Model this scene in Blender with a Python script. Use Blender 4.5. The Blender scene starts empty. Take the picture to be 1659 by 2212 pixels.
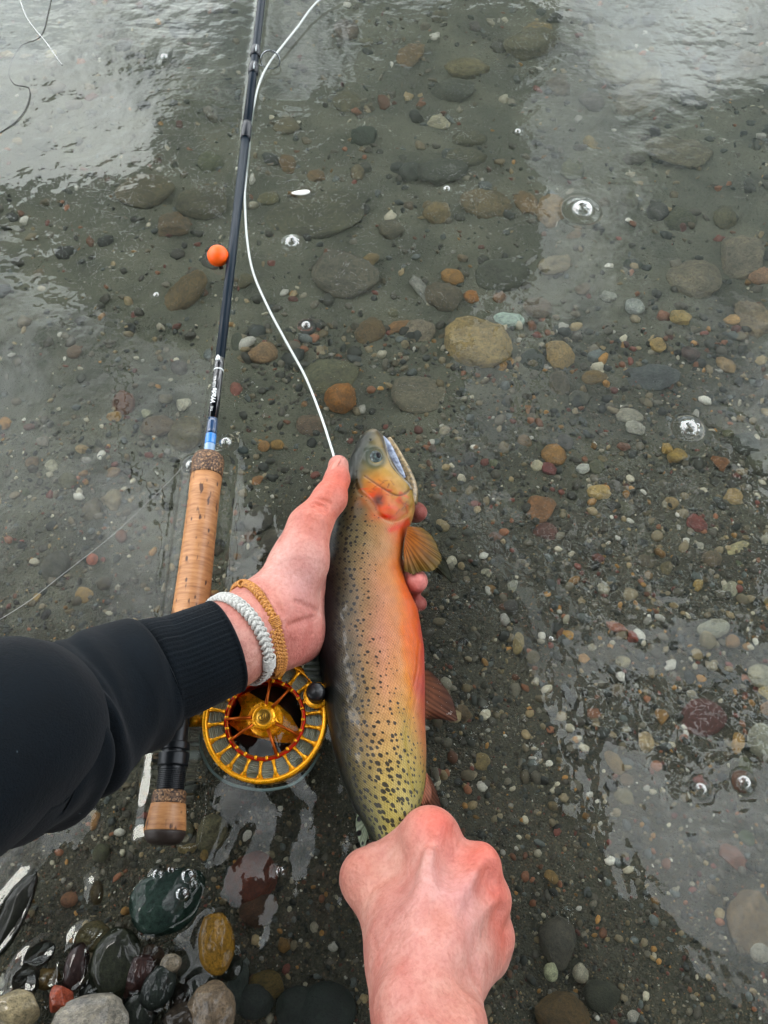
import bpy, bmesh, math, random
import numpy as np
from mathutils import Vector, Matrix
from math import radians, sin, cos, pi

rng = np.random.default_rng(11)
random.seed(11)
sc = bpy.context.scene
COL = sc.collection

# ------------------------------------------------------------------ camera
CAM_H = 0.56                      # metres above the water (z = 0)
PITCH = radians(63)               # below the horizon
FPX, CU, CV = 1662.0, 829.5, 1106.0     # focal length / centre for a 1659 x 2212 picture
cam_d = bpy.data.cameras.new('camera')
cam = bpy.data.objects.new('camera', cam_d)
COL.objects.link(cam)
cam.location = (0, 0, CAM_H)
cam.rotation_euler = (pi / 2 - PITCH, 0, 0)
cam_d.sensor_fit = 'VERTICAL'
cam_d.angle = 2 * math.atan(1106.0 / FPX)
cam_d.clip_start = 0.01
cam_d.clip_end = 500
sc.camera = cam

# ------------------------------------------------------------------ world, sun, exposure
SUN_EL, SUN_AZ = radians(50), radians(-72)      # azimuth from +Y, clockwise positive towards +X
world = bpy.data.worlds.new('World')
sc.world = world
world.use_nodes = True
nt = world.node_tree
nt.nodes.clear()
w_out = nt.nodes.new('ShaderNodeOutputWorld')
w_bg = nt.nodes.new('ShaderNodeBackground')
w_sky = nt.nodes.new('ShaderNodeTexSky')
w_sky.sky_type = 'NISHITA'
w_sky.sun_disc = False
w_sky.sun_elevation = SUN_EL
w_sky.sun_rotation = SUN_AZ
w_sky.air_density = 1.2
w_sky.dust_density = 2.0
w_tc = nt.nodes.new('ShaderNodeTexCoord')
w_sep = nt.nodes.new('ShaderNodeSeparateXYZ')
w_add = nt.nodes.new('ShaderNodeMath'); w_add.operation = 'ADD'; w_add.inputs[1].default_value = 0.22
w_dx = nt.nodes.new('ShaderNodeMath'); w_dx.operation = 'DIVIDE'
w_dy = nt.nodes.new('ShaderNodeMath'); w_dy.operation = 'DIVIDE'
w_comb = nt.nodes.new('ShaderNodeCombineXYZ')
w_n = nt.nodes.new('ShaderNodeTexNoise')
w_n.inputs['Scale'].default_value = 2.1
w_n.inputs['Detail'].default_value = 7
w_n.inputs['Roughness'].default_value = 0.55
w_ramp = nt.nodes.new('ShaderNodeValToRGB')
w_ramp.color_ramp.elements[0].position = 0.40
w_ramp.color_ramp.elements[1].position = 0.66
w_n2 = nt.nodes.new('ShaderNodeTexNoise')
w_n2.inputs['Scale'].default_value = 5.0
w_n2.inputs['Detail'].default_value = 5
w_cr = nt.nodes.new('ShaderNodeValToRGB')
w_cr.color_ramp.elements[0].position = 0.3
w_cr.color_ramp.elements[0].color = (0.62, 0.66, 0.70, 1)
w_cr.color_ramp.elements[1].position = 0.75
w_cr.color_ramp.elements[1].color = (1.0, 1.0, 1.0, 1)
w_cs = nt.nodes.new('ShaderNodeVectorMath'); w_cs.operation = 'SCALE'; w_cs.inputs['Scale'].default_value = 135.0
w_mix = nt.nodes.new('ShaderNodeMix'); w_mix.data_type = 'RGBA'
L = nt.links.new
L(w_tc.outputs['Generated'], w_sep.inputs[0])
L(w_sep.outputs['Z'], w_add.inputs[0])
L(w_sep.outputs['X'], w_dx.inputs[0]); L(w_add.outputs[0], w_dx.inputs[1])
L(w_sep.outputs['Y'], w_dy.inputs[0]); L(w_add.outputs[0], w_dy.inputs[1])
L(w_dx.outputs[0], w_comb.inputs[0]); L(w_dy.outputs[0], w_comb.inputs[1])
w_off = nt.nodes.new('ShaderNodeVectorMath'); w_off.operation = 'ADD'; w_off.inputs[1].default_value = (1.7, 8.3, 0.0)  # cloud drift
L(w_comb.outputs[0], w_off.inputs[0])
L(w_off.outputs[0], w_n.inputs['Vector']); L(w_off.outputs[0], w_n2.inputs['Vector'])
L(w_n.outputs['Fac'], w_ramp.inputs[0])
L(w_n2.outputs['Fac'], w_cr.inputs[0])
L(w_cr.outputs[0], w_cs.inputs[0])
L(w_ramp.outputs[0], w_mix.inputs[0])
L(w_sky.outputs[0], w_mix.inputs[6]); L(w_cs.outputs[0], w_mix.inputs[7])
L(w_mix.outputs[2], w_bg.inputs['Color'])
w_bg.inputs['Strength'].default_value = 0.10
L(w_bg.outputs[0], w_out.inputs[0])

sun_d = bpy.data.lights.new('sun', 'SUN')
sun_d.energy = 1.2
sun_d.angle = radians(12)
sun_d.color = (1.0, 0.96, 0.90)
sun = bpy.data.objects.new('sun', sun_d)
COL.objects.link(sun)
sun_dir = Vector((sin(SUN_AZ) * cos(SUN_EL), cos(SUN_AZ) * cos(SUN_EL), sin(SUN_EL)))
sun.rotation_euler = sun_dir.to_track_quat('Z', 'Y').to_euler()
sun.location = sun_dir * 20

sc.view_settings.view_transform = 'Standard'
sc.view_settings.look = 'None'
sc.view_settings.gamma = 1.0
sc.view_settings.exposure = -0.5
sc.view_settings.use_curve_mapping = False
sc.render.engine = 'CYCLES'
cy = sc.cycles
cy.use_denoising = True
cy.denoiser = 'OPENIMAGEDENOISE'
cy.max_bounces = 10
cy.diffuse_bounces = 3
cy.glossy_bounces = 4
cy.transmission_bounces = 8
cy.volume_bounces = 3
cy.transparent_max_bounces = 12
cy.caustics_refractive = True
cy.caustics_reflective = False
cy.sample_clamp_indirect = 5.0
cy.use_adaptive_sampling = False

# ------------------------------------------------------------------ pixels to places
FWD = np.array([0, cos(PITCH), -sin(PITCH)])
UPV = np.array([0, sin(PITCH), cos(PITCH)])
CAMP = np.array([0, 0, CAM_H])

def ray(u, v):
    return FWD + np.array([(u - CU) / FPX, 0, 0]) - (v - CV) / FPX * UPV

def P(u, v, z=0.0):
    d = ray(u, v)
    return CAMP + d * ((z - CAM_H) / d[2])

def pxm(u, v, z=0.0):
    """metres per pixel at that place"""
    return (z - CAM_H) / ray(u, v)[2] / FPX

def nz(X, f, seed=0, n=7):
    """cheap smooth noise from sines, about -1..1"""
    r = np.random.default_rng(1000 + seed)
    X = np.asarray(X, float)
    out = np.zeros(X.shape[0])
    for i in range(n):
        k = r.normal(size=3); k /= np.linalg.norm(k)
        ff = f * (0.6 + 0.9 * r.random())
        out += np.sin(X @ k * ff * 2 * pi + r.random() * 6.28 + 1.3 * np.sin(X @ np.roll(k, 1) * ff * 4.1 + i))
    return out / (n ** 0.5) / 1.2

def bed_z(x, y):
    x = np.asarray(x, float); y = np.asarray(y, float)
    s = y + 0.30 * x + 0.17
    z = np.where(s > 0, -0.014 - 0.205 * np.minimum(s, 1.3) - 0.03 * np.clip(s - 1.3, 0, 8), -0.014 - 0.30 * np.maximum(s, -1.5) - 0.08 * np.clip(s + 1.5, -30, 0))
    return z

def bed_point(u, v, lift=0.0):
    d = ray(u, v); hit = P(u, v, 0.0)
    dn = d / np.linalg.norm(d)
    eta = 1 / 1.333
    ci = -dn[2]
    t = eta * dn + (eta * ci - math.sqrt(1 - eta * eta * (1 - ci * ci))) * np.array([0, 0, 1.0])
    p = hit
    for _ in range(8):
        zb = min(float(bed_z(p[0], p[1])) + lift, 0.0)
        p = hit + t * ((zb) / t[2])
    lw = np.linalg.norm(p - hit)
    scale = (np.linalg.norm(hit - CAMP) + lw / 1.333) / np.linalg.norm(d) / FPX
    return p, scale

# ------------------------------------------------------------------ mesh helpers
def npmesh(name, V, Fc, smooth=True):
    V = np.ascontiguousarray(V, dtype=np.float32)
    me = bpy.data.meshes.new(name)
    groups = Fc if isinstance(Fc, list) else [Fc]
    groups = [np.asarray(g, dtype=np.int32) for g in groups if len(g)]
    me.vertices.add(len(V)); me.vertices.foreach_set('co', V.ravel())
    nl = sum(g.size for g in groups); npoly = sum(len(g) for g in groups)
    me.loops.add(nl)
    me.loops.foreach_set('vertex_index', np.concatenate([g.ravel() for g in groups]))
    me.polygons.add(npoly)
    starts = []; o = 0
    for g in groups:
        starts.append(o + np.arange(len(g)) * g.shape[1]); o += g.size
    me.polygons.foreach_set('loop_start', np.concatenate(starts).astype(np.int32))
    me.update(calc_edges=True)
    me.validate()
    if smooth:
        me.polygons.foreach_set('use_smooth', np.ones(npoly, dtype=bool))
    return me

def set_col(me, name, C):
    C = np.asarray(C, dtype=np.float32)
    if C.shape[1] == 3:
        C = np.hstack([C, np.ones((len(C), 1), np.float32)])
    a = me.attributes.new(name, 'FLOAT_COLOR', 'POINT')
    a.data.foreach_set('color', np.ascontiguousarray(C).ravel())

def set_vec(me, name, C):
    a = me.attributes.new(name, 'FLOAT_VECTOR', 'POINT')
    a.data.foreach_set('vector', np.ascontiguousarray(C, dtype=np.float32).ravel())

def obj(name, me, mat, parent=None, label=None, cat=None, group=None, kind=None):
    o = bpy.data.objects.new(name, me)
    COL.objects.link(o)
    if mat is not None and me is not None and len(me.materials) == 0:
        me.materials.append(mat)
    if parent is not None:
        o.parent = parent
        o.matrix_parent_inverse = Matrix.Translation(-Vector(parent.get('_w', (0, 0, 0))))
    if label: o['label'] = label
    if cat: o['category'] = cat
    if group: o['group'] = group
    if kind: o['kind'] = kind
    return o

def thing(name, loc, label, cat, group=None):
    o = bpy.data.objects.new(name, None)
    COL.objects.link(o)
    o.empty_display_size = 0.02
    o.location = loc
    o['_w'] = tuple(float(a) for a in loc)
    o['label'] = label; o['category'] = cat
    if group: o['group'] = group
    return o

class MB:
    """collects shapes for one mesh"""
    def __init__(s): s.V = []; s.F4 = []; s.F3 = []; s.n = 0
    def add(s, V, F4=None, F3=None):
        V = np.asarray(V, float)
        if F4 is not None and len(F4): s.F4.append(np.asarray(F4) + s.n)
        if F3 is not None and len(F3): s.F3.append(np.asarray(F3) + s.n)
        s.V.append(V); s.n += len(V); return s
    def mesh(s, name, smooth=True):
        g = []
        if s.F4: g.append(np.concatenate(s.F4))
        if s.F3: g.append(np.concatenate(s.F3))
        return npmesh(name, np.concatenate(s.V), g, smooth)

def grid_faces(nr, nc, wrap=False):
    r = np.arange(nr - 1)[:, None]; c = np.arange(nc if wrap else nc - 1)[None, :]
    a = r * nc + c; b = r * nc + (c + 1) % nc
    return np.stack([a, b, b + nc, a + nc], -1).reshape(-1, 4)

def spline(pts, n):
    """Catmull-Rom resample, any dimension"""
    pts = np.asarray(pts, float)
    k = len(pts)
    ext = np.vstack([2 * pts[0] - pts[1], pts, 2 * pts[-1] - pts[-2]])
    t = np.linspace(0, k - 1, n); i = np.minimum(t.astype(int), k - 2); f = (t - i)[:, None]
    p0, p1, p2, p3 = ext[i], ext[i + 1], ext[i + 2], ext[i + 3]
    return 0.5 * (2 * p1 + (p2 - p0) * f + (2 * p0 - 5 * p1 + 4 * p2 - p3) * f ** 2 + (3 * p1 - p0 - 3 * p2 + p3) * f ** 3)

def frames(path, closed=False, up=(0, 0, 1)):
    path = np.asarray(path, float)
    if closed: T = np.roll(path, -1, 0) - np.roll(path, 1, 0)
    else: T = np.gradient(path, axis=0)
    T /= np.linalg.norm(T, axis=1)[:, None] + 1e-12
    N = np.zeros_like(T)
    u = np.asarray(up, float)
    u = u - T[0] * (u @ T[0])
    if np.linalg.norm(u) < 1e-6: u = np.array([1.0, 0, 0]) - T[0] * T[0][0]
    u /= np.linalg.norm(u)
    for i in range(len(T)):
        u = u - T[i] * (u @ T[i]); u /= np.linalg.norm(u) + 1e-12; N[i] = u
    return T, N, np.cross(T, N)

def tube(path, rad, sides=10, closed=False, cap=True, up=(0, 0, 1)):
    path = np.asarray(path, float); n = len(path)
    rad = np.broadcast_to(np.asarray(rad, float), (n,))
    T, N, B = frames(path, closed, up)
    a = np.arange(sides) / sides * 2 * pi
    V = path[:, None, :] + rad[:, None, None] * (np.cos(a)[None, :, None] * N[:, None, :] + np.sin(a)[None, :, None] * B[:, None, :])
    V = V.reshape(-1, 3)
    F4 = grid_faces(n, sides, True)
    F3 = []
    if closed:
        c = np.arange(sides); a0 = (n - 1) * sides + c; b0 = (n - 1) * sides + (c + 1) % sides
        F4 = np.vstack([F4, np.stack([a0, b0, (c + 1) % sides, c], -1)])
    elif cap:
        V = np.vstack([V, path[:1], path[-1:]])
        c = np.arange(sides)
        F3 = np.vstack([np.stack([(c + 1) % sides, c, np.full(sides, n * sides)], -1),
                        np.stack([(n - 1) * sides + c, (n - 1) * sides + (c + 1) % sides, np.full(sides, n * sides + 1)], -1)])
    return V, F4, F3

def lathe(prof, c, ax, sides=48, x0=None):
    """prof: (radius, height) list; turned round axis ax through c"""
    prof = np.asarray(prof, float); ax = np.asarray(ax, float); ax = ax / np.linalg.norm(ax)
    e = np.array([1.0, 0, 0]) if x0 is None else np.asarray(x0, float)
    e = e - ax * (e @ ax); e /= np.linalg.norm(e); g = np.cross(ax, e)
    a = np.arange(sides) / sides * 2 * pi
    V = np.asarray(c)[None, None] + prof[:, 1][:, None, None] * ax + prof[:, 0][:, None, None] * (np.cos(a)[None, :, None] * e + np.sin(a)[None, :, None] * g)
    return V.reshape(-1, 3), grid_faces(len(prof), sides, True)[:, ::-1]

def extrude_poly(pts2, z0, z1):
    """closed 2-D outline (convex or star-shaped round its mean) to a prism: returns V, F4, F3"""
    p = np.asarray(pts2, float); n = len(p); c = p.mean(0)
    V = np.vstack([np.c_[p, np.full(n, z0)], np.c_[p, np.full(n, z1)], [[c[0], c[1], z0]], [[c[0], c[1], z1]]])
    i = np.arange(n); j = (i + 1) % n
    F4 = np.stack([i, j, j + n, i + n], -1)
    F3 = np.vstack([np.stack([j, i, np.full(n, 2 * n)], -1), np.stack([i + n, j + n, np.full(n, 2 * n + 1)], -1)])
    return V, F4, F3

# signed distance modelling -------------------------------------------------
class SDF:
    def __init__(s): s.p = []
    def cone(s, a, b, ra, rb, k=0.006):
        s.p.append(('c', np.asarray(a, np.float32), np.asarray(b, np.float32), float(ra), float(rb), float(k))); return s
    def ell(s, c, r, k=0.006, R=None):
        s.p.append(('e', np.asarray(c, np.float32), np.asarray(r, np.float32), R, 0, float(k))); return s
    def cut(s, a, b, ra, rb, k=0.003):
        s.p.append(('x', np.asarray(a, np.float32), np.asarray(b, np.float32), float(ra), float(rb), float(k))); return s
    def chain(s, pts, k=0.006):
        for (a, ra), (b, rb) in zip(pts[:-1], pts[1:]): s.cone(a, b, ra, rb, k)
        return s
    def __call__(s, X):
        X = np.asarray(X, np.float32)
        d = np.full(len(X), 1.0, np.float32)
        for t, a, b, ra, rb, k in s.p:
            if t == 'e':
                q = X - a
                if ra is not None: q = q @ ra
                k0 = np.linalg.norm(q / b, axis=1); k1 = np.linalg.norm(q / (b * b), axis=1)
                e = k0 * (k0 - 1) / (k1 + 1e-9)
            else:
                ab = b - a; q = X - a
                h = np.clip((q @ ab) / (ab @ ab + 1e-12), 0, 1)
                e = np.linalg.norm(q - h[:, None] * ab, axis=1) - (ra + (rb - ra) * h)
            if t == 'x':
                e = -e
                h = np.clip(0.5 - 0.5 * (e - d) / k, 0, 1)
                d = e * (1 - h) + d * h + k * h * (1 - h)
            else:
                h = np.clip(0.5 + 0.5 * (e - d) / k, 0, 1)
                d = d * h + e * (1 - h) - k * h * (1 - h)
        return d

def sdf_mesh(fn, lo, hi, res):
    """surface nets with a coarse pass first"""
    lo = np.asarray(lo, float); hi = np.asarray(hi, float)
    C = 4
    nc = np.ceil((hi - lo) / (res * C)).astype(int) + 1
    ax = [lo[i] + np.arange(nc[i]) * res * C for i in range(3)]
    g = np.stack(np.meshgrid(*ax, indexing='ij'), -1).reshape(-1, 3)
    dc = np.concatenate([fn(g[i:i + 200000]) for i in range(0, len(g), 200000)]).reshape(nc)
    d = np.repeat(np.repeat(np.repeat(dc, C, 0), C, 1), C, 2).astype(np.float32)
    mask = np.abs(d) < res * C * 2.2
    idx = np.argwhere(mask)
    pts = lo + idx * res
    val = np.concatenate([fn(pts[i:i + 200000]) for i in range(0, len(pts), 200000)])
    d[mask] = val
    s = d < 0
    n = d.shape
    acc = np.zeros(tuple(np.array(n) - 1) + (3,), np.float32); cnt = np.zeros(tuple(np.array(n) - 1), np.float32)
    base = [(i, j, k) for i in (0, 1) for j in (0, 1) for k in (0, 1)]
    def sl(o): return tuple(slice(o[a], n[a] - 1 + o[a]) for a in range(3))
    for o in base:
        for axis in range(3):
            if o[axis] == 1: continue
            o2 = list(o); o2[axis] = 1
            A = d[sl(o)]; B = d[sl(o2)]
            cr = (A < 0) != (B < 0)
            t = np.where(cr, A / np.where(np.abs(A - B) < 1e-9, 1, A - B), 0)
            for a in range(3):
                acc[..., a] += np.where(cr, (t if a == axis else o[a]), 0)
            cnt += cr
    act = cnt > 0
    vid = np.full(act.shape, -1, np.int64); vid[act] = np.arange(act.sum())
    cells = np.argwhere(act)
    V = lo + (cells + acc[act] / cnt[act][:, None]) * res
    Fs = []
    for axis in range(3):
        b, c = (axis + 1) % 3, (axis + 2) % 3
        s1 = [slice(1, n[a] - 1) for a in range(3)]; s2 = list(s1)
        s1[axis] = slice(0, n[axis] - 1); s2[axis] = slice(1, n[axis])
        A = s[tuple(s1)]; B = s[tuple(s2)]
        for flip in (0, 1):
            e = np.argwhere((A & ~B) if flip == 0 else (~A & B))
            if not len(e): continue
            q = e.copy(); q[:, b] += 1; q[:, c] += 1
            def vi(db, dc_):
                w = q.copy(); w[:, b] -= db; w[:, c] -= dc_
                return vid[w[:, 0], w[:, 1], w[:, 2]]
            f = np.stack([vi(1, 1), vi(0, 1), vi(0, 0), vi(1, 0)], -1)
            if flip: f = f[:, ::-1]
            Fs.append(f)
    F = np.concatenate(Fs)
    F = F[(F >= 0).all(1)]
    return V, F

def march(fn, u, v, t0=0.2):
    d = ray(u, v); dn = d / np.linalg.norm(d); t = t0
    for _ in range(200):
        p = CAMP + dn * t; e = float(fn(p[None])[0])
        if e < 2e-4: break
        t += max(e * 0.8, 2e-4)
        if t > 1.2: break
    return p

def sdf_normal(fn, p, h=6e-4):
    E = np.eye(3) * h
    g = fn(p[None] + E) - fn(p[None] - E)
    return g / (np.linalg.norm(g) + 1e-9)

# ------------------------------------------------------------------ material helpers
def lin(r, g=None, b=None, k=1.0):
    if g is None: r, g, b = r
    f = lambda c: (c / 255 / 12.92 if c / 255 <= 0.04045 else ((c / 255 + 0.055) / 1.055) ** 2.4)
    return (f(r) * k, f(g) * k, f(b) * k, 1.0)

class M:
    def __init__(s, name, base=(0.5, 0.5, 0.5, 1), rough=0.5, **kw):
        s.m = bpy.data.materials.new(name); s.m.use_nodes = True
        s.nt = s.m.node_tree; s.b = s.nt.nodes['Principled BSDF']; s.out = s.nt.nodes['Material Output']
        s.b.inputs['Base Color'].default_value = base if len(base) == 4 else (*base, 1)
        s.b.inputs['Roughness'].default_value = rough
        for k, v in kw.items(): s.b.inputs[k.replace('_', ' ')].default_value = v
    def n(s, t, **kw):
        x = s.nt.nodes.new('ShaderNode' + t)
        for k, v in kw.items():
            if hasattr(x, k): setattr(x, k, v)
            else: x.inputs[k.replace('_', ' ')].default_value = v
        return x
    def l(s, a, b): s.nt.links.new(a, b)
    def coord(s, kind='Object', scale=(1, 1, 1)):
        t = s.n('TexCoord'); mp = s.n('Mapping'); mp.inputs['Scale'].default_value = scale
        s.l(t.outputs[kind], mp.inputs[0]); return mp.outputs[0]
    def attr(s, name, out='Color'):
        a = s.n('Attribute'); a.attribute_name = name; return a.outputs[out]
    def noise(s, vec, scale, detail=3, rough=0.5, out='Fac'):
        x = s.n('TexNoise'); x.inputs['Scale'].default_value = scale; x.inputs['Detail'].default_value = detail
        x.inputs['Roughness'].default_value = rough
        if vec is not None: s.l(vec, x.inputs['Vector'])
        return x.outputs[out]
    def voro(s, vec, scale, feature='F1', rand=1.0, out='Distance'):
        x = s.n('TexVoronoi'); x.feature = feature; x.inputs['Scale'].default_value = scale
        x.inputs['Randomness'].default_value = rand
        if vec is not None: s.l(vec, x.inputs['Vector'])
        return x.outputs[out]
    def ramp(s, fac, stops):
        x = s.n('ValToRGB'); e = x.color_ramp.elements
        while len(e) < len(stops): e.new(0.5)
        for i, (p, c) in enumerate(stops):
            e[i].position = p
            e[i].color = c if hasattr(c, '__len__') and len(c) == 4 else ((*c, 1) if hasattr(c, '__len__') else (c, c, c, 1))
        s.l(fac, x.inputs[0]); return x.outputs[0]
    def mix(s, fac, a, b, mode='MIX'):
        x = s.n('Mix'); x.data_type = 'RGBA'; x.blend_type = mode
        for sock, val in ((x.inputs[0], fac), (x.inputs[6], a), (x.inputs[7], b)):
            if hasattr(val, 'links'): s.l(val, sock)
            elif hasattr(val, '__len__'): sock.default_value = val if len(val) == 4 else (*val, 1)
            else: sock.default_value = val if sock.type == 'VALUE' else (val, val, val, 1)
        return x.outputs[2]
    def math(s, op, a, b=0.0, clamp=False):
        x = s.n('Math'); x.operation = op; x.use_clamp = clamp
        for i, v in enumerate((a, b)):
            if hasattr(v, 'links'): s.l(v, x.inputs[i])
            else: x.inputs[i].default_value = v
        return x.outputs[0]
    def bump(s, h, strength=0.3, dist=0.001, prev=None):
        x = s.n('Bump'); x.inputs['Strength'].default_value = strength; x.inputs['Distance'].default_value = dist
        s.l(h, x.inputs['Height'])
        if prev is not None: s.l(prev, x.inputs['Normal'])
        return x.outputs[0]
    def set(s, name, sock): s.l(sock, s.b.inputs[name]); return s

# ------------------------------------------------------------------ materials of the stream
def m_bed():
    m = M('bed_gravel', rough=0.75)
    c = m.coord('Object')
    n1 = m.noise(c, 14, 4); n2 = m.noise(c, 320, 3, 0.6)
    wn = m.noise(c, 260, 2, 0.5, 'Color'); wsc = m.n('VectorMath'); wsc.operation = 'SCALE'; wsc.inputs['Scale'].default_value = 0.0022
    m.l(wn, wsc.inputs[0]); wad = m.n('VectorMath'); wad.operation = 'ADD'; m.l(c, wad.inputs[0]); m.l(wsc.outputs[0], wad.inputs[1]); cw = wad.outputs[0]
    v1 = m.voro(cw, 620, out='Color'); d1 = m.voro(cw, 620)
    v2 = m.voro(cw, 260, out='Color'); d2 = m.voro(cw, 260)
    sep1 = m.n('SeparateColor'); m.l(v1, sep1.inputs[0])
    sep2 = m.n('SeparateColor'); m.l(v2, sep2.inputs[0])
    g1 = m.ramp(sep1.outputs[0], [(0.0, lin(40, 40, 35)), (0.4, lin(70, 67, 56)), (0.7, lin(88, 82, 68)), (0.9, lin(116, 100, 76)), (0.97, lin(126, 84, 62)), (1.0, lin(176, 168, 148))])
    g2 = m.ramp(sep2.outputs[0], [(0.0, lin(48, 50, 46)), (0.5, lin(84, 78, 64)), (0.8, lin(104, 96, 82)), (0.94, lin(122, 86, 62)), (1.0, lin(168, 160, 140))])
    base_ = m.ramp(m.noise(c, 1100, 3, 0.7), [(0.3, lin(26, 26, 23)), (0.55, lin(66, 63, 54)), (0.72, lin(112, 106, 92))])
    col = m.mix(m.ramp(d1, [(0.30, 1.0), (0.50, 0.0)]), base_, g1)
    pk2 = m.math('MULTIPLY', m.ramp(d2, [(0.24, 1.0), (0.40, 0.0)]), m.ramp(sep2.outputs[1], [(0.55, 0.0), (0.60, 1.0)]))
    col = m.mix(pk2, col, g2)
    silt = m.ramp(n1, [(0.38, lin(82, 84, 74)), (0.62, lin(112, 112, 98))])  # silt cover; deep water's milky haze is also put into this far tone
    far = m.n('SeparateXYZ'); m.l(m.n('TexCoord').outputs['Object'], far.inputs[0])
    sf = m.math('ADD', m.math('MULTIPLY', far.outputs[1], 0.95), m.math('MULTIPLY', far.outputs[0], -0.5))
    silt_haze_fac = m.ramp(m.math('ADD', sf, m.math('MULTIPLY', n1, 0.30)), [(0.30, 0.22), (0.62, 0.92)])
    col = m.mix(silt_haze_fac, col, silt)
    col = m.mix(0.45, col, m.ramp(n2, [(0.3, 0.35), (0.7, 1.0)]), 'MULTIPLY')
    col = m.mix(1.0, col, (0.90, 0.90, 0.83), 'MULTIPLY')
    m.set('Base Color', col)
    h = m.math('ADD', m.math('MULTIPLY', d1, -1.0), m.math('MULTIPLY', n2, 0.7))
    m.set('Normal', m.bump(h, 0.7, 0.002))
    return m.m

def m_stone(name, rough, wet):
    m = M(name, rough=rough)
    oi = m.n('ObjectInfo')
    t = m.n('TexCoord'); ad = m.n('VectorMath'); ad.operation = 'ADD'
    sc_ = m.n('VectorMath'); sc_.operation = 'SCALE'; sc_.inputs['Scale'].default_value = 37.0
    cmb = m.n('CombineXYZ')
    for i in range(3): m.l(oi.outputs['Random'], cmb.inputs[i])
    m.l(cmb.outputs[0], sc_.inputs[0]); m.l(t.outputs['Object'], ad.inputs[0]); m.l(sc_.outputs[0], ad.inputs[1])
    v = ad.outputs[0]
    n1 = m.noise(v, 1.4, 4, 0.6); n2 = m.noise(v, 7, 5, 0.65); n3 = m.noise(v, 26, 3, 0.6)
    col = m.mix(1.0, oi.outputs['Color'], m.ramp(n1, [(0.3, (0.55, 0.55, 0.56)), (0.72, (1.3, 1.26, 1.18))]), 'MULTIPLY')
    col = m.mix(0.85, col, m.ramp(n2, [(0.33, (0.40, 0.41, 0.42)), (0.5, (1, 1, 1)), (0.72, (1.5, 1.42, 1.3))]), 'MULTIPLY')
    sp = m.ramp(n3, [(0.34, 0.35), (0.43, 1.0), (0.60, 1.0), (0.70, 1.7)])
    col = m.mix(0.85, col, sp, 'MULTIPLY')
    m.set('Base Color', col)
    m.set('Normal', m.bump(m.math('ADD', n2, m.math('MULTIPLY', n3, 0.5)), 0.35, 0.06))
    if wet:
        m.b.inputs['Coat Weight'].default_value = 0.35; m.b.inputs['Coat Roughness'].default_value = 0.03; m.b.inputs['Specular IOR Level'].default_value = 0.1
    return m.m

def m_gravel():
    m = M('gravel_grains', rough=0.7)
    c = m.coord('Object')
    n = m.noise(c, 700, 3, 0.6)
    m.set('Base Color', m.mix(0.6, m.attr('Col'), m.ramp(n, [(0.3, 0.45), (0.7, 1.25)]), 'MULTIPLY'))
    return m.m

def m_water():
    m = M('clear_water')
    m.nt.nodes.remove(m.b)
    g = m.n('BsdfGlass'); g.inputs['Roughness'].default_value = 0.0; g.inputs['IOR'].default_value = 1.333
    g.inputs['Color'].default_value = (0.955, 0.985, 0.965, 1)
    c = m.coord('Object', (1, 1, 1))
    n = m.noise(c, 55, 2, 0.4)
    bp = m.bump(n, 0.05, 0.01)
    m.l(bp, g.inputs['Normal'])
    m.l(g.outputs[0], m.out.inputs[0])
    return m.m

MAT_BED = m_bed(); MAT_STONE = m_stone('river_stone_under_water', 0.6, False); MAT_WET = m_stone('river_stone_wet', 0.55, True)
MAT_GRAVEL = m_gravel(); MAT_WATER = m_water()

# ------------------------------------------------------------------ stream bed
def graded(lo, hi, step, far_lo, far_hi, grow=1.25):
    a = list(np.arange(lo, hi, step))
    s = step; x = a[-1]; up = []
    while x < far_hi: s *= grow; x += s; up.append(x)
    s = step; x = a[0]; dn = []
    while x > far_lo: s *= grow; x -= s; dn.append(x)
    return np.array(dn[::-1] + a + up)

def bed_relief(p):
    near = np.exp(-(np.hypot(p[:, 0], p[:, 1] - 0.4) / 1.5) ** 2)
    q = p.copy(); q[:, 2] = 0
    return near * (0.0035 * nz(q, 6, 1) + 0.0016 * nz(q, 25, 2) + 0.0006 * nz(q, 70, 3))
bx = graded(-0.75, 0.75, 0.005, -60, 60); by = graded(-0.32, 1.35, 0.005, -60, 90)
X, Y = np.meshgrid(bx, by)
xy = np.c_[X.ravel(), Y.ravel(), np.zeros(X.size)]
zb = bed_z(X.ravel(), Y.ravel())
zb = zb + bed_relief(xy)
obj('stream_bed', npmesh('stream_bed', np.c_[X.ravel(), Y.ravel(), zb], grid_faces(len(by), len(bx))), MAT_BED, kind='structure')

# ------------------------------------------------------------------ stones
def ico(sub):
    bm = bmesh.new(); bmesh.ops.create_icosphere(bm, subdivisions=sub, radius=1.0)
    V = np.array([v.co[:] for v in bm.verts]); Fc = np.array([[v.index for v in f.verts] for f in bm.faces]); bm.free()
    return V, Fc
ICO = {s: ico(s) for s in (1, 2, 3, 4, 5)}

def stone_shape(sub, seed, angular, amp=0.09):
    r = np.random.default_rng(seed)
    V, Fc = ICO[sub]; D = V.copy()
    rad = 1 + amp * nz(D, 0.35, seed, 5) + amp * 0.45 * nz(D, 0.9, seed + 50, 6) + amp * 0.16 * nz(D, 2.4, seed + 90, 6)
    W = D * rad[:, None]
    npl = int(2 + angular * 9)
    for _ in range(npl):
        k = r.normal(size=3); k /= np.linalg.norm(k)
        off = 0.66 + 0.26 * r.random() + (1 - angular) * 0.08
        e = W @ k - off
        W -= np.where(e > 0, e * (0.55 + 0.4 * angular), 0)[:, None] * k
    return W, Fc

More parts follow.
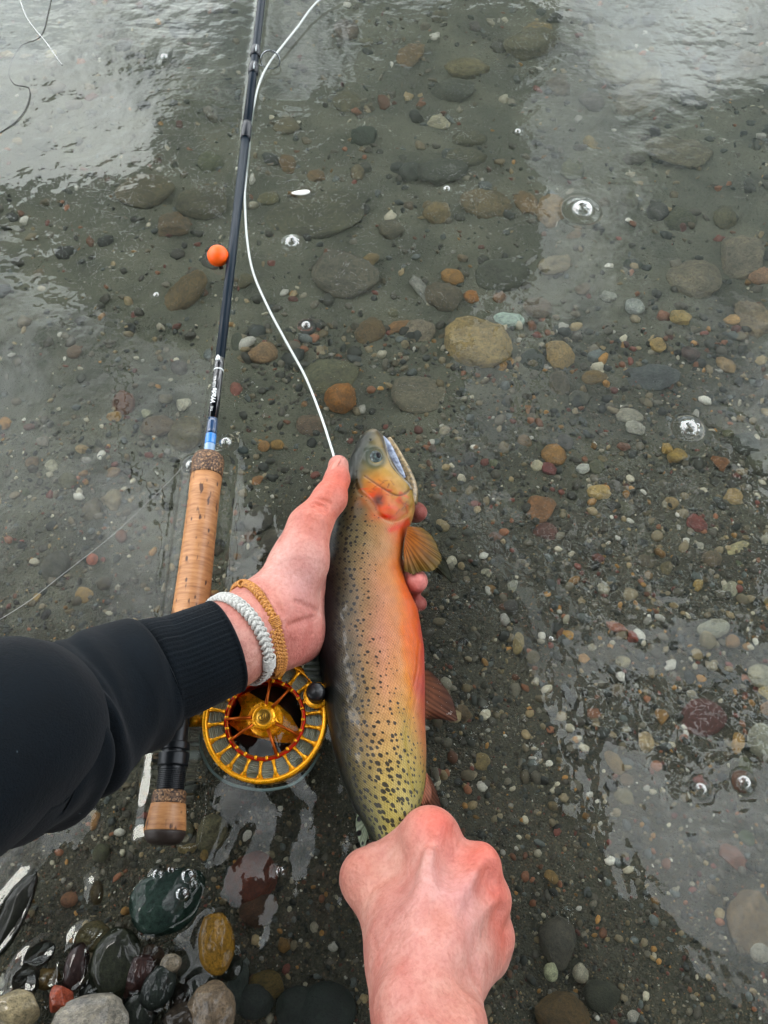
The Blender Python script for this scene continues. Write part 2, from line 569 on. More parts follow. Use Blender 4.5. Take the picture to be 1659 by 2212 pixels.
PROTO = {}
def proto(kind, i, sub=3):
    key = (kind, i, sub)
    if key not in PROTO:
        ang = {'round': 0.0, 'cobble': 0.35, 'angular': 1.0}[kind]
        W, Fc = stone_shape(sub, {'round': 100, 'cobble': 200, 'angular': 300}[kind] + i, ang, {'round': 0.07, 'cobble': 0.11, 'angular': 0.15}[kind])
        me = npmesh('stone_' + kind, W, Fc)
        PROTO[key] = me
    return PROTO[key]

PLACED = []
def stone(u, v, ru, rv, col, label, kind='cobble', rot=0.0, flat=0.6, lift=None, wet=False, seed=None, group=None, name='river_stone', k=1.0, sub=4, embed=0.45):
    """u, v, ru, rv in picture pixels: where it lies on the bed; lift = height of the stone's middle above the water for stones that break the surface"""
    i = (int(u * 7 + v * 13) if seed is None else seed) % 9
    if lift is None:
        p, s = bed_point(u, v)
        hz = flat * min(ru, rv) * s
        p, s = bed_point(u, v, hz * embed)
    else:
        p = P(u, v, lift); s = pxm(u, v, lift); hz = flat * min(ru, rv) * s
    base = proto(kind, i, sub)
    mat_ = MAT_WET if wet else MAT_STONE
    key = (kind, i, sub, wet)
    if key not in PROTO:
        me = base.copy(); me.materials.clear(); me.materials.append(mat_); PROTO[key] = me
    o = obj(name, PROTO[key], None, label=label, cat='stone' if max(ru, rv) > 16 else 'pebble', group=group)
    o.location = p
    o.rotation_euler = (rng.uniform(-.18, .18), rng.uniform(-.18, .18), -radians(rot))
    o.scale = (ru * s, rv * s / max(0.6, sin(PITCH)), hz)
    c = lin(*col)
    o.color = (c[0] * k, c[1] * k, c[2] * k, 1)
    PLACED.append((p[0], p[1], max(ru, rv) * s))
    return o

HERO = [
 # under water, right half
 (1035, 737, 78, 58, (176, 152, 100), 'large olive brown boulder beside the pale mint pebble', 'cobble', 20, .75),
 (1100, 690, 36, 20, (190, 215, 205), 'smooth pale mint oval pebble beside the large olive brown boulder', 'round', 12, .6),
 (1086, 785, 27, 18, (205, 155, 80), 'ochre oval pebble at the foot of the large olive boulder', 'round', -8, .7),
 (1212, 765, 33, 34, (178, 150, 98), 'tan angular stone right of the large olive boulder', 'angular', 10, .8),
 (712, 812, 62, 42, (112, 112, 86), 'flat olive cobble touching the orange brown cobble', 'cobble', -14, .5),
 (735, 862, 37, 36, (172, 112, 42), 'rounded orange brown cobble below the flat olive cobble', 'cobble', 0, .9),
 (1085, 592, 58, 40, (84, 88, 76), 'big dark grey green cobble above the olive boulder', 'round', -10, .6),
 (1200, 570, 40, 23, (150, 138, 112), 'light tan elongated stone beside the dark grey green cobble', 'cobble', -30, .6),
 (908, 622, 15, 44, (165, 165, 158), 'long pale grey splinter of stone lying near ochre pebbles', 'angular', -28, .7),
 (978, 596, 26, 18, (172, 126, 60), 'ochre lumpy stone next to the pale grey splinter', 'cobble', 10, .7),
 (1017, 641, 17, 14, (186, 122, 52), 'small bright orange pebble under the ochre lumpy stone', 'cobble', 40, .8),
 (955, 640, 42, 32, (104, 94, 76), 'dull brown cobble between the splinter and orange pebble', 'cobble', 30, .6),
 (745, 590, 72, 56, (112, 108, 94), 'broad grey boulder lying right of the white fly line', 'cobble', 15, .45),
 (860, 705, 34, 16, (150, 108, 62), 'thin brown slab with an ochre edge near the boulder', 'angular', -35, .6),
 (905, 715, 34, 28, (150, 138, 118), 'pale buff cobble left of the large olive boulder', 'cobble', 0, .6),
 (800, 712, 30, 34, (118, 96, 62), 'brown cobble beside the fly line and olive cobble', 'cobble', 30, .6),
 (1010, 148, 52, 26, (128, 118, 78), 'olive stone with a yellowish top in the deep water', 'round', -4, .7),
 (1145, 92, 66, 44, (104, 100, 74), 'large dull green boulder in deep water beside the olive stone', 'cobble', -12, .6),
 (1165, 65, 32, 20, (148, 128, 84), 'yellowish cobble resting on the dull green boulder', 'cobble', 0, .7),
 (890, 120, 28, 38, (130, 104, 66), 'rusty brown long cobble in the deep dark water', 'cobble', 25, .7),
 (985, 195, 48, 30, (80, 84, 72), 'dark grey cobble under the olive stone', 'cobble', 5, .6),
 (1018, 298, 36, 22, (98, 98, 76), 'olive oval cobble, upper one of a pair', 'round', 5, .7),
 (1008, 342, 44, 24, (94, 94, 74), 'olive oval cobble, lower one of a pair', 'round', -5, .7),
 (885, 372, 26, 26, (66, 72, 66), 'black round cobble left of the olive pair', 'round', 0, .7),
 (960, 370, 60, 34, (78, 82, 72), 'long dark cobble between the black cobble and olive pair', 'cobble', -20, .6),
 (1187, 458, 30, 42, (150, 124, 86), 'upright tan stone beneath the big water bubble', 'cobble', 10, .6),
 (1140, 440, 22, 40, (140, 112, 72), 'narrow orange tan stone left of the upright tan stone', 'angular', -15, .7),
 (1055, 440, 56, 36, (118, 104, 72), 'wide brown stone left of the narrow orange tan stone', 'cobble', 0, .5),
 (1385, 190, 40, 84, (122, 116, 94), 'long slanted buff slab in hazy bright water', 'angular', 32, .4),
 (1335, 140, 60, 50, (128, 126, 104), 'broad pale boulder behind the slanted slab', 'cobble', 0, .4),
 (1460, 330, 70, 44, (120, 114, 92), 'wide greyish boulder in bright water', 'cobble', 8, .4),
 (1500, 610, 62, 46, (128, 120, 100), 'pale flat boulder near the right side shallows', 'cobble', 0, .35),
 (1600, 560, 60, 50, (130, 122, 104), 'pale block of stone beside the flat boulder', 'angular', 0, .4),
 (1630, 690, 44, 52, (142, 126, 102), 'pinkish buff block near the pale boulders', 'angular', 8, .4),
 (1640, 600, 26, 20, (172, 134, 104), 'salmon stone on the pale blocks', 'cobble', 0, .6),
 (400, 636, 34, 58, (112, 92, 56), 'long brown cobble left of the rod in silt', 'round', 28, .6),
 (375, 487, 42, 34, (110, 92, 66), 'triangular brown cobble deep under the water left of the rod', 'angular', 0, .5),
 (320, 410, 62, 42, (98, 90, 64), 'broad olive brown cobble half buried in silt', 'cobble', -20, .45),
 (440, 440, 58, 44, (94, 90, 68), 'grey olive boulder left of the rod', 'cobble', -12, .5),
 (680, 470, 120, 60, (92, 92, 72), 'wide olive slab right of the rod under deep water', 'cobble', -10, .3),
 (655, 420, 20, 22, (106, 100, 76), 'olive lump standing at the edge of the wide slab', 'cobble', 0, .8),
 (620, 355, 18, 24, (126, 100, 64), 'small rusty stone right of the rod', 'cobble', -15, .7),
 (682, 380, 20, 16, (128, 102, 68), 'small orange brown stone near the floating white petal', 'cobble', 10, .7),
 (770, 375, 16, 20, (128, 116, 84), 'pale olive pebble pair member beside the dark deep', 'round', 0, .7),
 (525, 774, 17, 10, (140, 122, 86), 'small tan oval pebble right of the rod logo', 'round', 0, .8),
 (905, 850, 60, 46, (120, 114, 96), 'flat buff boulder sunk in gravel above the trout', 'cobble', 0, .3),
 # gravel on the right
 (1160, 1105, 40, 32, (150, 104, 64), 'flat angular orange brown stone on the gravel', 'angular', 12, .35),
 (1182, 1148, 30, 22, (104, 60, 50), 'dark red brown flat stone under the orange brown one', 'angular', -10, .4),
 (1197, 983, 28, 22, (172, 126, 66), 'ochre round stone next to a red pebble', 'cobble', 0, .6),
 (1186, 1012, 16, 16, (140, 72, 72), 'raspberry red cube shaped pebble touching the ochre stone', 'angular', 0, .8),
 (1160, 1006, 16, 12, (214, 206, 176), 'cream white pebble touching the raspberry red pebble', 'round', 0, .7),
 (1260, 1012, 18, 10, (212, 214, 205), 'bright white lens shaped pebble on dark gravel', 'round', -15, .7),
 (1293, 1062, 25, 16, (205, 176, 112), 'cream yellow oval pebble with rounded ends on the gravel', 'round', 6, .7),
 (1360, 898, 28, 17, (172, 168, 152), 'pale grey flat pebble among small tan stones', 'round', 14, .6),
 (1372, 925, 20, 18, (190, 188, 176), 'blunt white pebble below the pale grey flat pebble', 'angular', 0, .7),
 (1285, 815, 28, 17, (134, 110, 66), 'brown ochre pebble beside a grey olive oval', 'round', -10, .6),
 (1250, 860, 24, 20, (92, 92, 80), 'grey olive oval pebble below the brown ochre one', 'round', -30, .6),
 (1210, 830, 22, 32, (104, 96, 78), 'upright grey brown pebble left of the ochre pebbles', 'cobble', 8, .6),
 (1405, 815, 60, 30, (92, 98, 100), 'dark blue grey cobble in the shallows', 'cobble', 0, .4),
 (1470, 690, 24, 18, (186, 160, 98), 'yellow tan pebble in the bright shallows', 'angular', 0, .7),
 (1588, 690, 26, 13, (196, 156, 98), 'honey coloured oval pebble in the bright shallows', 'round', 0, .7),
 (1420, 745, 17, 17, (190, 160, 98), 'yellow round pebble near the blue grey cobble', 'cobble', 0, .7),
 (1370, 665, 20, 18, (170, 176, 172), 'pale blue grey pebble in the bright water', 'round', 20, .6),
 (1315, 640, 18, 16, (172, 174, 166), 'whitish pebble in the bright water', 'round', 0, .6),
 (1505, 1135, 24, 20, (138, 66, 58), 'brick red angular pebble on dark gravel', 'angular', 30, .6),
 (1590, 1188, 30, 14, (192, 182, 140), 'long cream pebble lying slanted on the gravel', 'cobble', -25, .6),
 (1582, 1075, 20, 17, (186, 158, 108), 'tan dome pebble beside dark stones', 'cobble', -20, .7),
 (1510, 1180, 14, 9, (200, 196, 180), 'tiny white chip near the brick red pebble', 'angular', 0, .7),
 (1642, 1005, 30, 26, (86, 88, 66), 'olive green cobble at the edge of the dark gravel', 'cobble', 0, .6),
 (1610, 960, 26, 24, (70, 76, 66), 'dark green cobble on the dark gravel', 'round', 0, .6),
 (1460, 985, 22, 18, (168, 138, 64), 'mustard yellow lumpy pebble in the dark gravel', 'angular', 40, .7),
 (1440, 970, 16, 14, (178, 146, 74), 'mustard pebble touching the lumpy yellow one', 'angular', 0, .7),
 (1555, 1000, 22, 16, (150, 96, 50), 'orange brown wedge pebble in the dark gravel', 'angular', 20, .7),
 # lower right
 (1520, 1548, 50, 37, (108, 66, 62), 'large smooth maroon stone lying on the gravel', 'round', -8, .45),
 (1645, 1605, 30, 34, (172, 172, 156), 'speckled white stone near the maroon stone', 'cobble', 0, .6),
 (1642, 1460, 26, 24, (180, 176, 152), 'cracked whitish stone above the maroon stone', 'cobble', 0, .6),
 (1652, 1494, 14, 14, (196, 176, 122), 'small yellow cube pebble under the cracked whitish stone', 'angular', 0, .7),
 (1395, 1603, 18, 22, (198, 176, 136), 'cream triangular pebble in the gravel', 'angular', 20, .7),
 (1328, 1645, 16, 26, (150, 126, 84), 'striped tan oval pebble in the gravel', 'round', -30, .6),
 (1348, 1722, 22, 15, (138, 130, 100), 'greenish buff pebble in the gravel', 'cobble', 10, .6),
 (1593, 1605, 15, 20, (190, 150, 84), 'ochre nugget pebble between maroon and speckled stones', 'angular', 15, .7),
 (1430, 1545, 16, 16, (166, 126, 70), 'ochre brown pebble left of the maroon stone', 'angular', 30, .7),
 (1120, 1392, 13, 22, (168, 150, 104), 'pale tan upright pebble near the belly fins', 'round', 5, .6),
 (1228, 1372, 14, 10, (204, 152, 66), 'small orange yellow pebble on the grey gravel', 'angular', 10, .7),
 (1330, 1355, 22, 12, (176, 112, 90), 'salmon pink chip of stone on the grey gravel', 'angular', 15, .6),
 (1365, 1378, 14, 14, (160, 82, 66), 'small red chip beside the salmon pink one', 'angular', 0, .6),
 (1585, 1855, 34, 22, (128, 80, 58), 'rusty flat stone in the lower right gravel', 'angular', 30, .4),
 (1540, 1360, 36, 18, (176, 176, 158), 'pale curved stone resting on a small buff pebble', 'cobble', -10, .6),
 (1530, 1382, 17, 18, (150, 138, 104), 'small buff pebble under the pale curved stone', 'round', 0, .7),
 (1000, 1545, 20, 22, (120, 100, 72), 'brown square pebble beside the pelvic fin', 'angular', 0, .6),
 (1225, 2200, 64, 46, (104, 82, 48), 'big tan brown rock at the water margin beside the bare forearm', 'angular', 10, .45),
 (1210, 2035, 42, 46, (92, 88, 78), 'pitted grey brown rock by the bare forearm', 'angular', 20, .4),
 (1300, 2150, 38, 28, (66, 68, 54), 'greenish dark rock beside the tan brown rock', 'cobble', 0, .5),
 (1620, 2000, 50, 60, (132, 112, 84), 'large buff stone in the hazy lower right water', 'cobble', 20, .4),
 (1640, 2060, 22, 18, (176, 172, 158), 'pale pebble beside the large buff stone', 'round', 0, .7),
 # lower left, under water
 (540, 1900, 62, 52, (110, 46, 20), 'dark rust red boulder under water below the reel', 'cobble', 0, .5),
 (558, 1965, 46, 30, (84, 52, 26), 'smooth brown cobble under water touching the rust red boulder', 'round', -15, .6),
 (452, 1800, 36, 36, (132, 126, 96), 'pale greenish round stone under water beside the rod butt', 'round', 0, .6),
 (405, 1832, 20, 14, (140, 122, 76), 'small tan pebble under water below the rod butt', 'round', 0, .7),
 (500, 1735, 20, 26, (96, 90, 76), 'grey pebble under the reflections beside the reel', 'round', 0, .6),
 (575, 2128, 40, 26, (116, 96, 46), 'mustard stone under water lying on dark cobbles', 'cobble', 0, .7),
 (545, 2165, 44, 30, (54, 62, 62), 'dark slate cobble under the mustard stone', 'round', 0, .6),
 (640, 2180, 46, 40, (50, 60, 58), 'blue black cobble under the dark water', 'round', 20, .6),
 (700, 2190, 70, 52, (44, 56, 54), 'broad black boulder under water left of the forearm', 'round', 0, .6),
 (510, 2140, 26, 42, (64, 76, 74), 'slate blue upright stone beside the mustard stone', 'cobble', 0, .7),
 (425, 2100, 46, 34, (78, 82, 72), 'olive grey cobble under the yellow speckled stone', 'cobble', 0, .6),
 (205, 1775, 11, 16, (172, 124, 66), 'orange tan triangular chip under water below the sleeve', 'angular', 0, .6),
 (150, 1945, 20, 14, (150, 104, 74), 'salmon pebble under water near the shore stones', 'round', 0, .7),
 # grip side, left
 (180, 973, 18, 14, (170, 146, 104), 'pale tan pebble left of the cork grip', 'angular', 0, .7),
 (245, 1080, 22, 24, (150, 136, 104), 'buff stone with a notch left of the cork grip', 'angular', 0, .6),
 (268, 870, 24, 28, (122, 84, 66), 'reddish brown stone left of the rod logo', 'cobble', 0, .6),
 (398, 873, 16, 18, (198, 194, 172), 'white lumpy pebble left of the rod logo', 'angular', 30, .7),
 (182, 1285, 18, 16, (178, 146, 88), 'yellow tan pebble left of the cork grip near the sleeve', 'cobble', 0, .7),
 (78, 1293, 12, 10, (196, 164, 98), 'small golden pebble near the dark sleeve', 'angular', 0, .7),
 (200, 1208, 12, 12, (196, 112, 84), 'coral pink pebble left of the cork grip', 'round', 0, .7),
 (122, 1225, 34, 34, (92, 92, 82), 'dark round cobble left of the coral pink pebble', 'round', 0, .5),
 (200, 1100, 20, 26, (112, 104, 84), 'grey brown oval pebble near the buff notched stone', 'round', 10, .6),
 (400, 940, 42, 38, (112, 104, 76), 'brown boulder behind the top of the cork grip', 'cobble', 35, .5),
 (340, 920, 36, 26, (112, 96, 74), 'dull brown cobble left of the rod winding', 'cobble', 0, .5),
 (600, 1170, 40, 30, (100, 94, 82), 'grey cobble under water between grip and thumb', 'cobble', 0, .5),
 (560, 1120, 30, 30, (92, 90, 80), 'dark grey cobble between the grip and the wrist', 'cobble', 0, .5),
 (670, 920, 32, 24, (116, 96, 78), 'brownish grey cobble close to the thumb tip', 'cobble', 0, .5),
 (570, 965, 13, 12, (176, 130, 74), 'ochre pebble right of the blue rod winding', 'round', 0, .7),
 (598, 962, 15, 11, (170, 132, 68), 'ochre pebble beside its twin right of the blue winding', 'round', 0, .7),
]
for h in HERO:
    stone(*h[:6], kind=h[6], rot=h[7], flat=h[8], k=0.68, seed=None)

# stones that break the surface at the shore (wet, dark, glossy)
SHORE = [
 (362, 1942, 80, 56, (52, 78, 70), 'dark green wet cobble with bubbles breaking the surface', 'cobble', -28, .6, .004),
 (468, 2036, 37, 52, (168, 128, 44), 'yellow speckled wet stone breaking the surface', 'round', -8, .85, .008),
 (205, 2026, 38, 27, (112, 104, 74), 'olive speckled wet stone beside the large dark green boulder', 'cobble', -10, .8, .002),
 (252, 2080, 58, 66, (54, 60, 46), 'large dark olive wet boulder on the shore', 'round', 0, .6, .004),
 (106, 2112, 29, 19, (120, 98, 58), 'striped brown wet stone ringed by water', 'cobble', -15, .7, .000),
 (130, 2160, 30, 25, (186, 90, 62), 'brick pink angular wet stone on the shore', 'angular', -10, .8, .012),
 (34, 2186, 50, 38, (196, 184, 148), 'cream white wet stone on the shore', 'cobble', -5, .7, .012),
 (195, 2216, 92, 56, (186, 182, 168), 'big white and grey wet boulder at the shore edge', 'cobble', -8, .55, .016),
 (340, 2136, 36, 40, (48, 58, 54), 'black green oval wet stone on the shore', 'round', 20, .8, .010),
 (300, 2112, 36, 44, (72, 48, 44), 'dark maroon wet stone beside the black green oval stone', 'cobble', 25, .7, .006),
 (163, 2092, 27, 46, (58, 40, 38), 'blackish maroon upright wet stone', 'round', 5, .7, .006),
 (368, 2082, 24, 18, (168, 158, 138), 'pale speckled round wet stone', 'round', 0, .85, .010),
 (456, 2184, 52, 50, (164, 146, 122), 'pale brown speckled wet boulder at the shore edge', 'cobble', 20, .7, .012),
 (22, 1985, 30, 92, (44, 48, 40), 'long black wet stone standing out of the water', 'cobble', 22, .6, .004),
 (212, 1930, 13, 22, (104, 92, 66), 'small brown speckled stone poking out of the water', 'round', -5, .9, -.002),
 (395, 2160, 28, 34, (50, 44, 38), 'brown black wet stone in a gap between shore stones', 'cobble', 0, .7, .004),
 (210, 2150, 36, 30, (42, 46, 42), 'black wet stone behind the brick pink stone', 'cobble', 0, .7, .002),
 (300, 2185, 40, 40, (52, 60, 54), 'dark green grey wet stone between white boulder and maroon stone', 'round', 0, .7, .006),
 (60, 2120, 30, 30, (46, 44, 38), 'black brown wet stone beside the striped brown stone', 'cobble', 0, .6, .002),
 (390, 2215, 40, 34, (70, 62, 52), 'brown grey wet stone at the shore edge', 'cobble', 0, .7, .012),
 (90, 2060, 36, 20, (40, 44, 38), 'flat black wet stone lying at the waterline', 'cobble', -30, .5, -.001),
 (500, 2090, 26, 22, (58, 62, 54), 'dark olive pebble at the waterline beside the yellow stone', 'round', 0, .7, -.006),
 (330, 2070, 24, 26, (92, 74, 62), 'reddish grey wet stone beside the dark olive boulder', 'cobble', 0, .7, .004),
 (428, 2140, 22, 26, (60, 66, 62), 'slate grey wet pebble beside the pale brown boulder', 'round', 0, .8, .004),
]
for h in SHORE:
    stone(*h[:6], kind=h[6], rot=h[7], flat=h[8], lift=h[9] - 0.006, wet=True, k=0.46, sub=5)

# the many middling pebbles: things with labels by look and bed
KINDS = [
 ((92, 90, 82), 'plain grey pebble lying on the stream bed', 'grey pebbles on the bed', 5, 'round'),
 ((112, 100, 76), 'plain brown pebble lying on the stream bed', 'brown pebbles on the bed', 5, 'cobble'),
 ((150, 126, 86), 'plain tan pebble lying on the stream bed', 'tan pebbles on the bed', 4, 'cobble'),
 ((60, 64, 60), 'plain charcoal pebble lying on the stream bed', 'charcoal pebbles on the bed', 4, 'round'),
 ((184, 178, 158), 'plain whitish pebble lying on the stream bed', 'whitish pebbles on the bed', 3, 'angular'),
 ((132, 82, 62), 'plain rust red pebble lying on the stream bed', 'rust red pebbles on the bed', 2, 'cobble'),
 ((172, 134, 76), 'plain ochre pebble lying on the stream bed', 'ochre pebbles on the bed', 2, 'angular'),
 ((96, 96, 70), 'plain olive pebble lying on the stream bed', 'olive pebbles on the bed', 4, 'cobble'),
]
wts = np.array([k[3] for k in KINDS], float); wts /= wts.sum()
import re
MARKS = []
for h in HERO:
    nm = re.split(r" (?:beside|at|right of|left of|touching|below|above|next|lying|under|between|near|with|in|on|resting|half|sunk|among|behind|close|standing|from|deep|beneath)\b|,", h[5])[0]
    if 2 <= len(nm.split()) <= 6: MARKS.append((h[0], h[1], nm))
cnt_ = {}
for _, _, nm in MARKS: cnt_[nm] = cnt_.get(nm, 0) + 1
MARKS = [q for q in MARKS if cnt_[q[2]] == 1] + [(800, 1200, 'held trout'), (430, 1150, 'cork rod grip'), (472, 555, 'orange float ball'), (575, 1560, 'gold fly reel'), (1000, 2000, 'clenched hand')]
def nearest_mark(u, v): return min(MARKS, key=lambda q: (q[0] - u) ** 2 + (q[1] - v) ** 2)[2]
n_mid = 0; tries = 0
while n_mid < 150 and tries < 6000:
    tries += 1
    u = rng.uniform(-20, 1680); v = rng.uniform(-10, 2200)
    if 640 < u < 930 and v > 960: continue
    if u < 520 and 1330 < v < 1750: continue
    if u < 520 and v > 1960: continue
    if v < 850 and u < 560 and rng.random() < 0.75: continue
    if u > 1000 and v > 1700 and rng.random() < 0.6: continue
    p, s = bed_point(u, v)
    big = v < 820
    r = rng.uniform(12, 34) if big else rng.uniform(9, 20) * (1.15 if u < 700 else 1)
    rm = r * s
    if any((p[0] - a) ** 2 + (p[1] - b) ** 2 < (c * 0.8 + rm * 0.9) ** 2 for a, b, c in PLACED): continue
    w = wts.copy()
    if big: w[[4, 6, 5]] *= 0.25; w[[3, 7, 1]] *= 1.8; w /= w.sum()
    kk = KINDS[rng.choice(len(KINDS), p=w)]
    col = np.clip(np.array(kk[0]) * rng.uniform(0.85, 1.15) + rng.normal(0, 4, 3), 20, 235)
    stone(u, v, r, r * rng.uniform(0.6, 1.0), tuple(col), kk[1].replace('lying on the stream bed', 'lying near the ' + nearest_mark(u, v)), kind=kk[4], rot=rng.uniform(0, 180), flat=rng.uniform(.5, .8), seed=int(rng.integers(0, 9)), group=kk[2], name='pebble', k=0.68, sub=3)
    n_mid += 1

# loose gravel: thousands of grains nobody could count
def bed_points(U, W):
    d = FWD[None] + np.outer((U - CU) / FPX, [1.0, 0, 0]) - np.outer((W - CV) / FPX, UPV)
    hit = CAMP + d * (-CAM_H / d[:, 2])[:, None]
    dn = d / np.linalg.norm(d, axis=1)[:, None]
    eta = 1 / 1.333; ci = -dn[:, 2]
    t = eta * dn + np.outer(eta * ci - np.sqrt(1 - eta * eta * (1 - ci * ci)), [0, 0, 1.0])
    p = hit.copy()
    for _ in range(8):
        zb_ = np.minimum(bed_z(p[:, 0], p[:, 1]), 0); p = hit + t * (zb_ / t[:, 2])[:, None]
    sc_ = (np.linalg.norm(hit - CAMP, axis=1) + np.linalg.norm(p - hit, axis=1) / 1.333) / np.linalg.norm(d, axis=1) / FPX
    return p, sc_

def gravel():
    pal = [((66, 66, 58), 6), ((88, 84, 74), 6), ((110, 104, 90), 5), ((130, 118, 94), 4), ((52, 55, 52), 6), ((150, 132, 98), 3), ((186, 178, 156), 2.2), ((206, 202, 190), 1.3), ((140, 92, 66), 1.8), ((120, 68, 58), 1.6), ((168, 124, 66), 1.3), ((92, 98, 96), 4)]
    pw = np.array([p[1] for p in pal]); pw = pw / pw.sum(); palc = np.array([lin(*p[0])[:3] for p in pal])
    N = 38000
    U = rng.uniform(-60, 1720, N); W = rng.uniform(-40, 2260, N); rd = rng.random(N)
    keep = np.ones(N, bool)
    keep &= ~((U < 480) & (W > 2000) & (rd < .5))
    keep &= ~((U > 700) & (U < 900) & (W > 1000) & (W < 1750))
    keep &= ~((W < 900) & (U < 520) & (rd < .72))
    keep &= ~((W < 700) & (rd < .78))
    U, W = U[keep], W[keep]
    Ux = rng.uniform(-900, 2600, 16000); Wx = rng.uniform(-300, 2500, 16000)      # and on beyond the frame
    ox = (Ux < -60) | (Ux > 1720) | (Wx < -40) | (Wx > 2260)
    U = np.r_[U, Ux[ox]]; W = np.r_[W, Wx[ox]]; n = len(U)
    p, s = bed_points(U, W)
    r = np.clip(np.exp(rng.normal(1.12, 0.60, n)), 1.1, 13) * s * np.where(W < 800, 1.6, np.where((U > 900) & (W > 850) & (W < 1700), 1.25, 1.0))
    p[:, 2] += bed_relief(p) + r * 0.25
    q, _ = np.linalg.qr(rng.normal(size=(n, 3, 3)))
    sc3 = np.c_[np.ones(n), rng.uniform(.6, .95, n), rng.uniform(.45, .8, n)] * r[:, None]
    col = palc[rng.choice(len(pal), n, p=pw)] * rng.uniform(0.38, 1.25, (n, 1))
    big = r / s > 4.5
    vs, fs, cs = [], [], []; off = 0
    for sub, m_ in ((1, ~big), (2, big)):
        V1, F1 = ICO[sub]; k = int(m_.sum()); nv = len(V1)
        jit = 1 + 0.085 * rng.normal(size=(k, nv, 1))
        V = np.einsum('kvi,kij->kvj', V1[None] * jit * sc3[m_][:, None, :], q[m_]) * np.array([1, 1, .8]) + p[m_][:, None, :]
        vs.append(V.reshape(-1, 3)); fs.append((F1[None] + (off + np.arange(k) * nv)[:, None, None]).reshape(-1, 3)); off += k * nv
        cs.append(np.repeat(col[m_], nv, 0))
    me = npmesh('gravel', np.concatenate(vs), np.concatenate(fs))
    set_col(me, 'Col', np.concatenate(cs))
    obj('gravel', me, MAT_GRAVEL, kind='stuff', label='fine mixed gravel covering the stream bed', cat='gravel')
gravel()

# ------------------------------------------------------------------ water surface
def rod_uv(v): return 565.0 - 0.1159 * v
ROD_Z = 0.004
RA = P(rod_uv(0), 0, ROD_Z); RB = P(rod_uv(1820), 1820, ROD_Z)
BUBBLES = [  # u, v, radius px, label
 (1257, 456, 24, 'large clear water bubble with ripple rings over a tan stone'),
 (630, 524, 15, 'frothy bubble floating over the wide olive slab'),
 (661, 704, 11, 'bubble floating near the curve of the fly line'),
 (1487, 926, 20, 'cluster bubble floating over pale gravel'),
 (1513, 1704, 14, 'bubble floating above gravel left of another bubble'),
 (1606, 1690, 16, 'bubble floating below the speckled white stone'),
 (355, 124, 8, 'small bubble on the bright reflection near the rod tip side'),
 (965, 409, 8, 'small bubble at the end of a pale ripple streak'),
 (487, 958, 15, 'bubble clinging beside the blue rod winding'),
 (412, 1006, 12, 'bubble clinging to the top of the cork grip'),
 (338, 638, 7, 'tiny bubble left of the orange float'),
 (1118, 285, 7, 'tiny bubble over the deep olive stones'),
 (411, 1893, 17, 'clear bubble on the dark green wet cobble'),
 (346, 1890, 13, 'clear bubble at the left end of the dark green wet cobble'),
 (398, 1932, 16, 'clear bubble low on the dark green wet cobble'),
 (424, 1910, 8, 'little bubble between larger ones on the dark green cobble'),
 (374, 1880, 8, 'little bubble on the top edge of the dark green cobble'),
 (606, 1882, 12, 'bubble trailing a bright reflection above the rust red boulder'),
 (404, 1755, 7, 'tiny bubble touching the cork rod butt'),
 (1190, 1380, 6, 'tiny bubble above gravel near the belly'),
]
wx = graded(-0.36, 0.40, 0.0024, -60, 60, 1.22); wy = graded(-0.16, 0.86, 0.0026, -60, 90, 1.22)
X, Y = np.meshgrid(wx, wy); x = X.ravel(); y = Y.ravel()
z = np.zeros_like(x)
r_ = np.random.default_rng(5)
nearw = np.exp(-(np.hypot(x, y - 0.4) / 1.2) ** 2)
pts = np.c_[x, y, np.zeros_like(x)]
def waves(n, l0, l1, slope, mean_dir, spread):
    out = np.zeros_like(x)
    for _ in range(n):
        a = mean_dir + r_.normal() * spread; lam = np.exp(r_.uniform(np.log(l0), np.log(l1)))
        ph = r_.random() * 6.28
        w = 0.35 * np.sin(3.1 * x + 2.3 * y + ph) + 0.25 * np.sin(7 * x - 4 * y + 2 * ph)
        out += slope * lam / 6.283 * np.sin((np.cos(a) * x + np.sin(a) * y) * 6.283 / lam + ph + 2.2 * w)
    return out
z += waves(6, 0.16, 0.42, 0.010, 1.0, 1.2)
z += waves(9, 0.05, 0.13, 0.0042, 1.2, 1.0) * (0.5 + 0.5 * np.tanh(2 * nz(pts, 2.2, 31)))
z += waves(8, 0.018, 0.04, 0.0034, 1.0, 1.5) * np.clip(nz(pts, 3.0, 33), 0, 1)
# ripples spreading from the trout and the hands
for (u0, v0, lam, amp, reach) in ((905, 1130, 0.026, 0.00013, 0.10), (930, 1500, 0.034, 0.00013, 0.14), (1090, 1980, 0.032, 0.00010, 0.12), (640, 1640, 0.034, 0.00050, 0.10), (480, 1830, 0.030, 0.00040, 0.09), (330, 2000, 0.024, 0.00032, 0.10)):
    c = P(u0, v0); d = np.hypot(x - c[0], y - c[1]); ang = np.arctan2(y - c[1], x - c[0])
    z += amp * np.sin(d / lam * 6.283 + 1.2 * np.sin(2 * ang + u0)) * np.exp(-d / reach) * (0.6 + 0.4 * np.sin(3 * ang + v0))
z *= nearw * 0.9 + 0.1
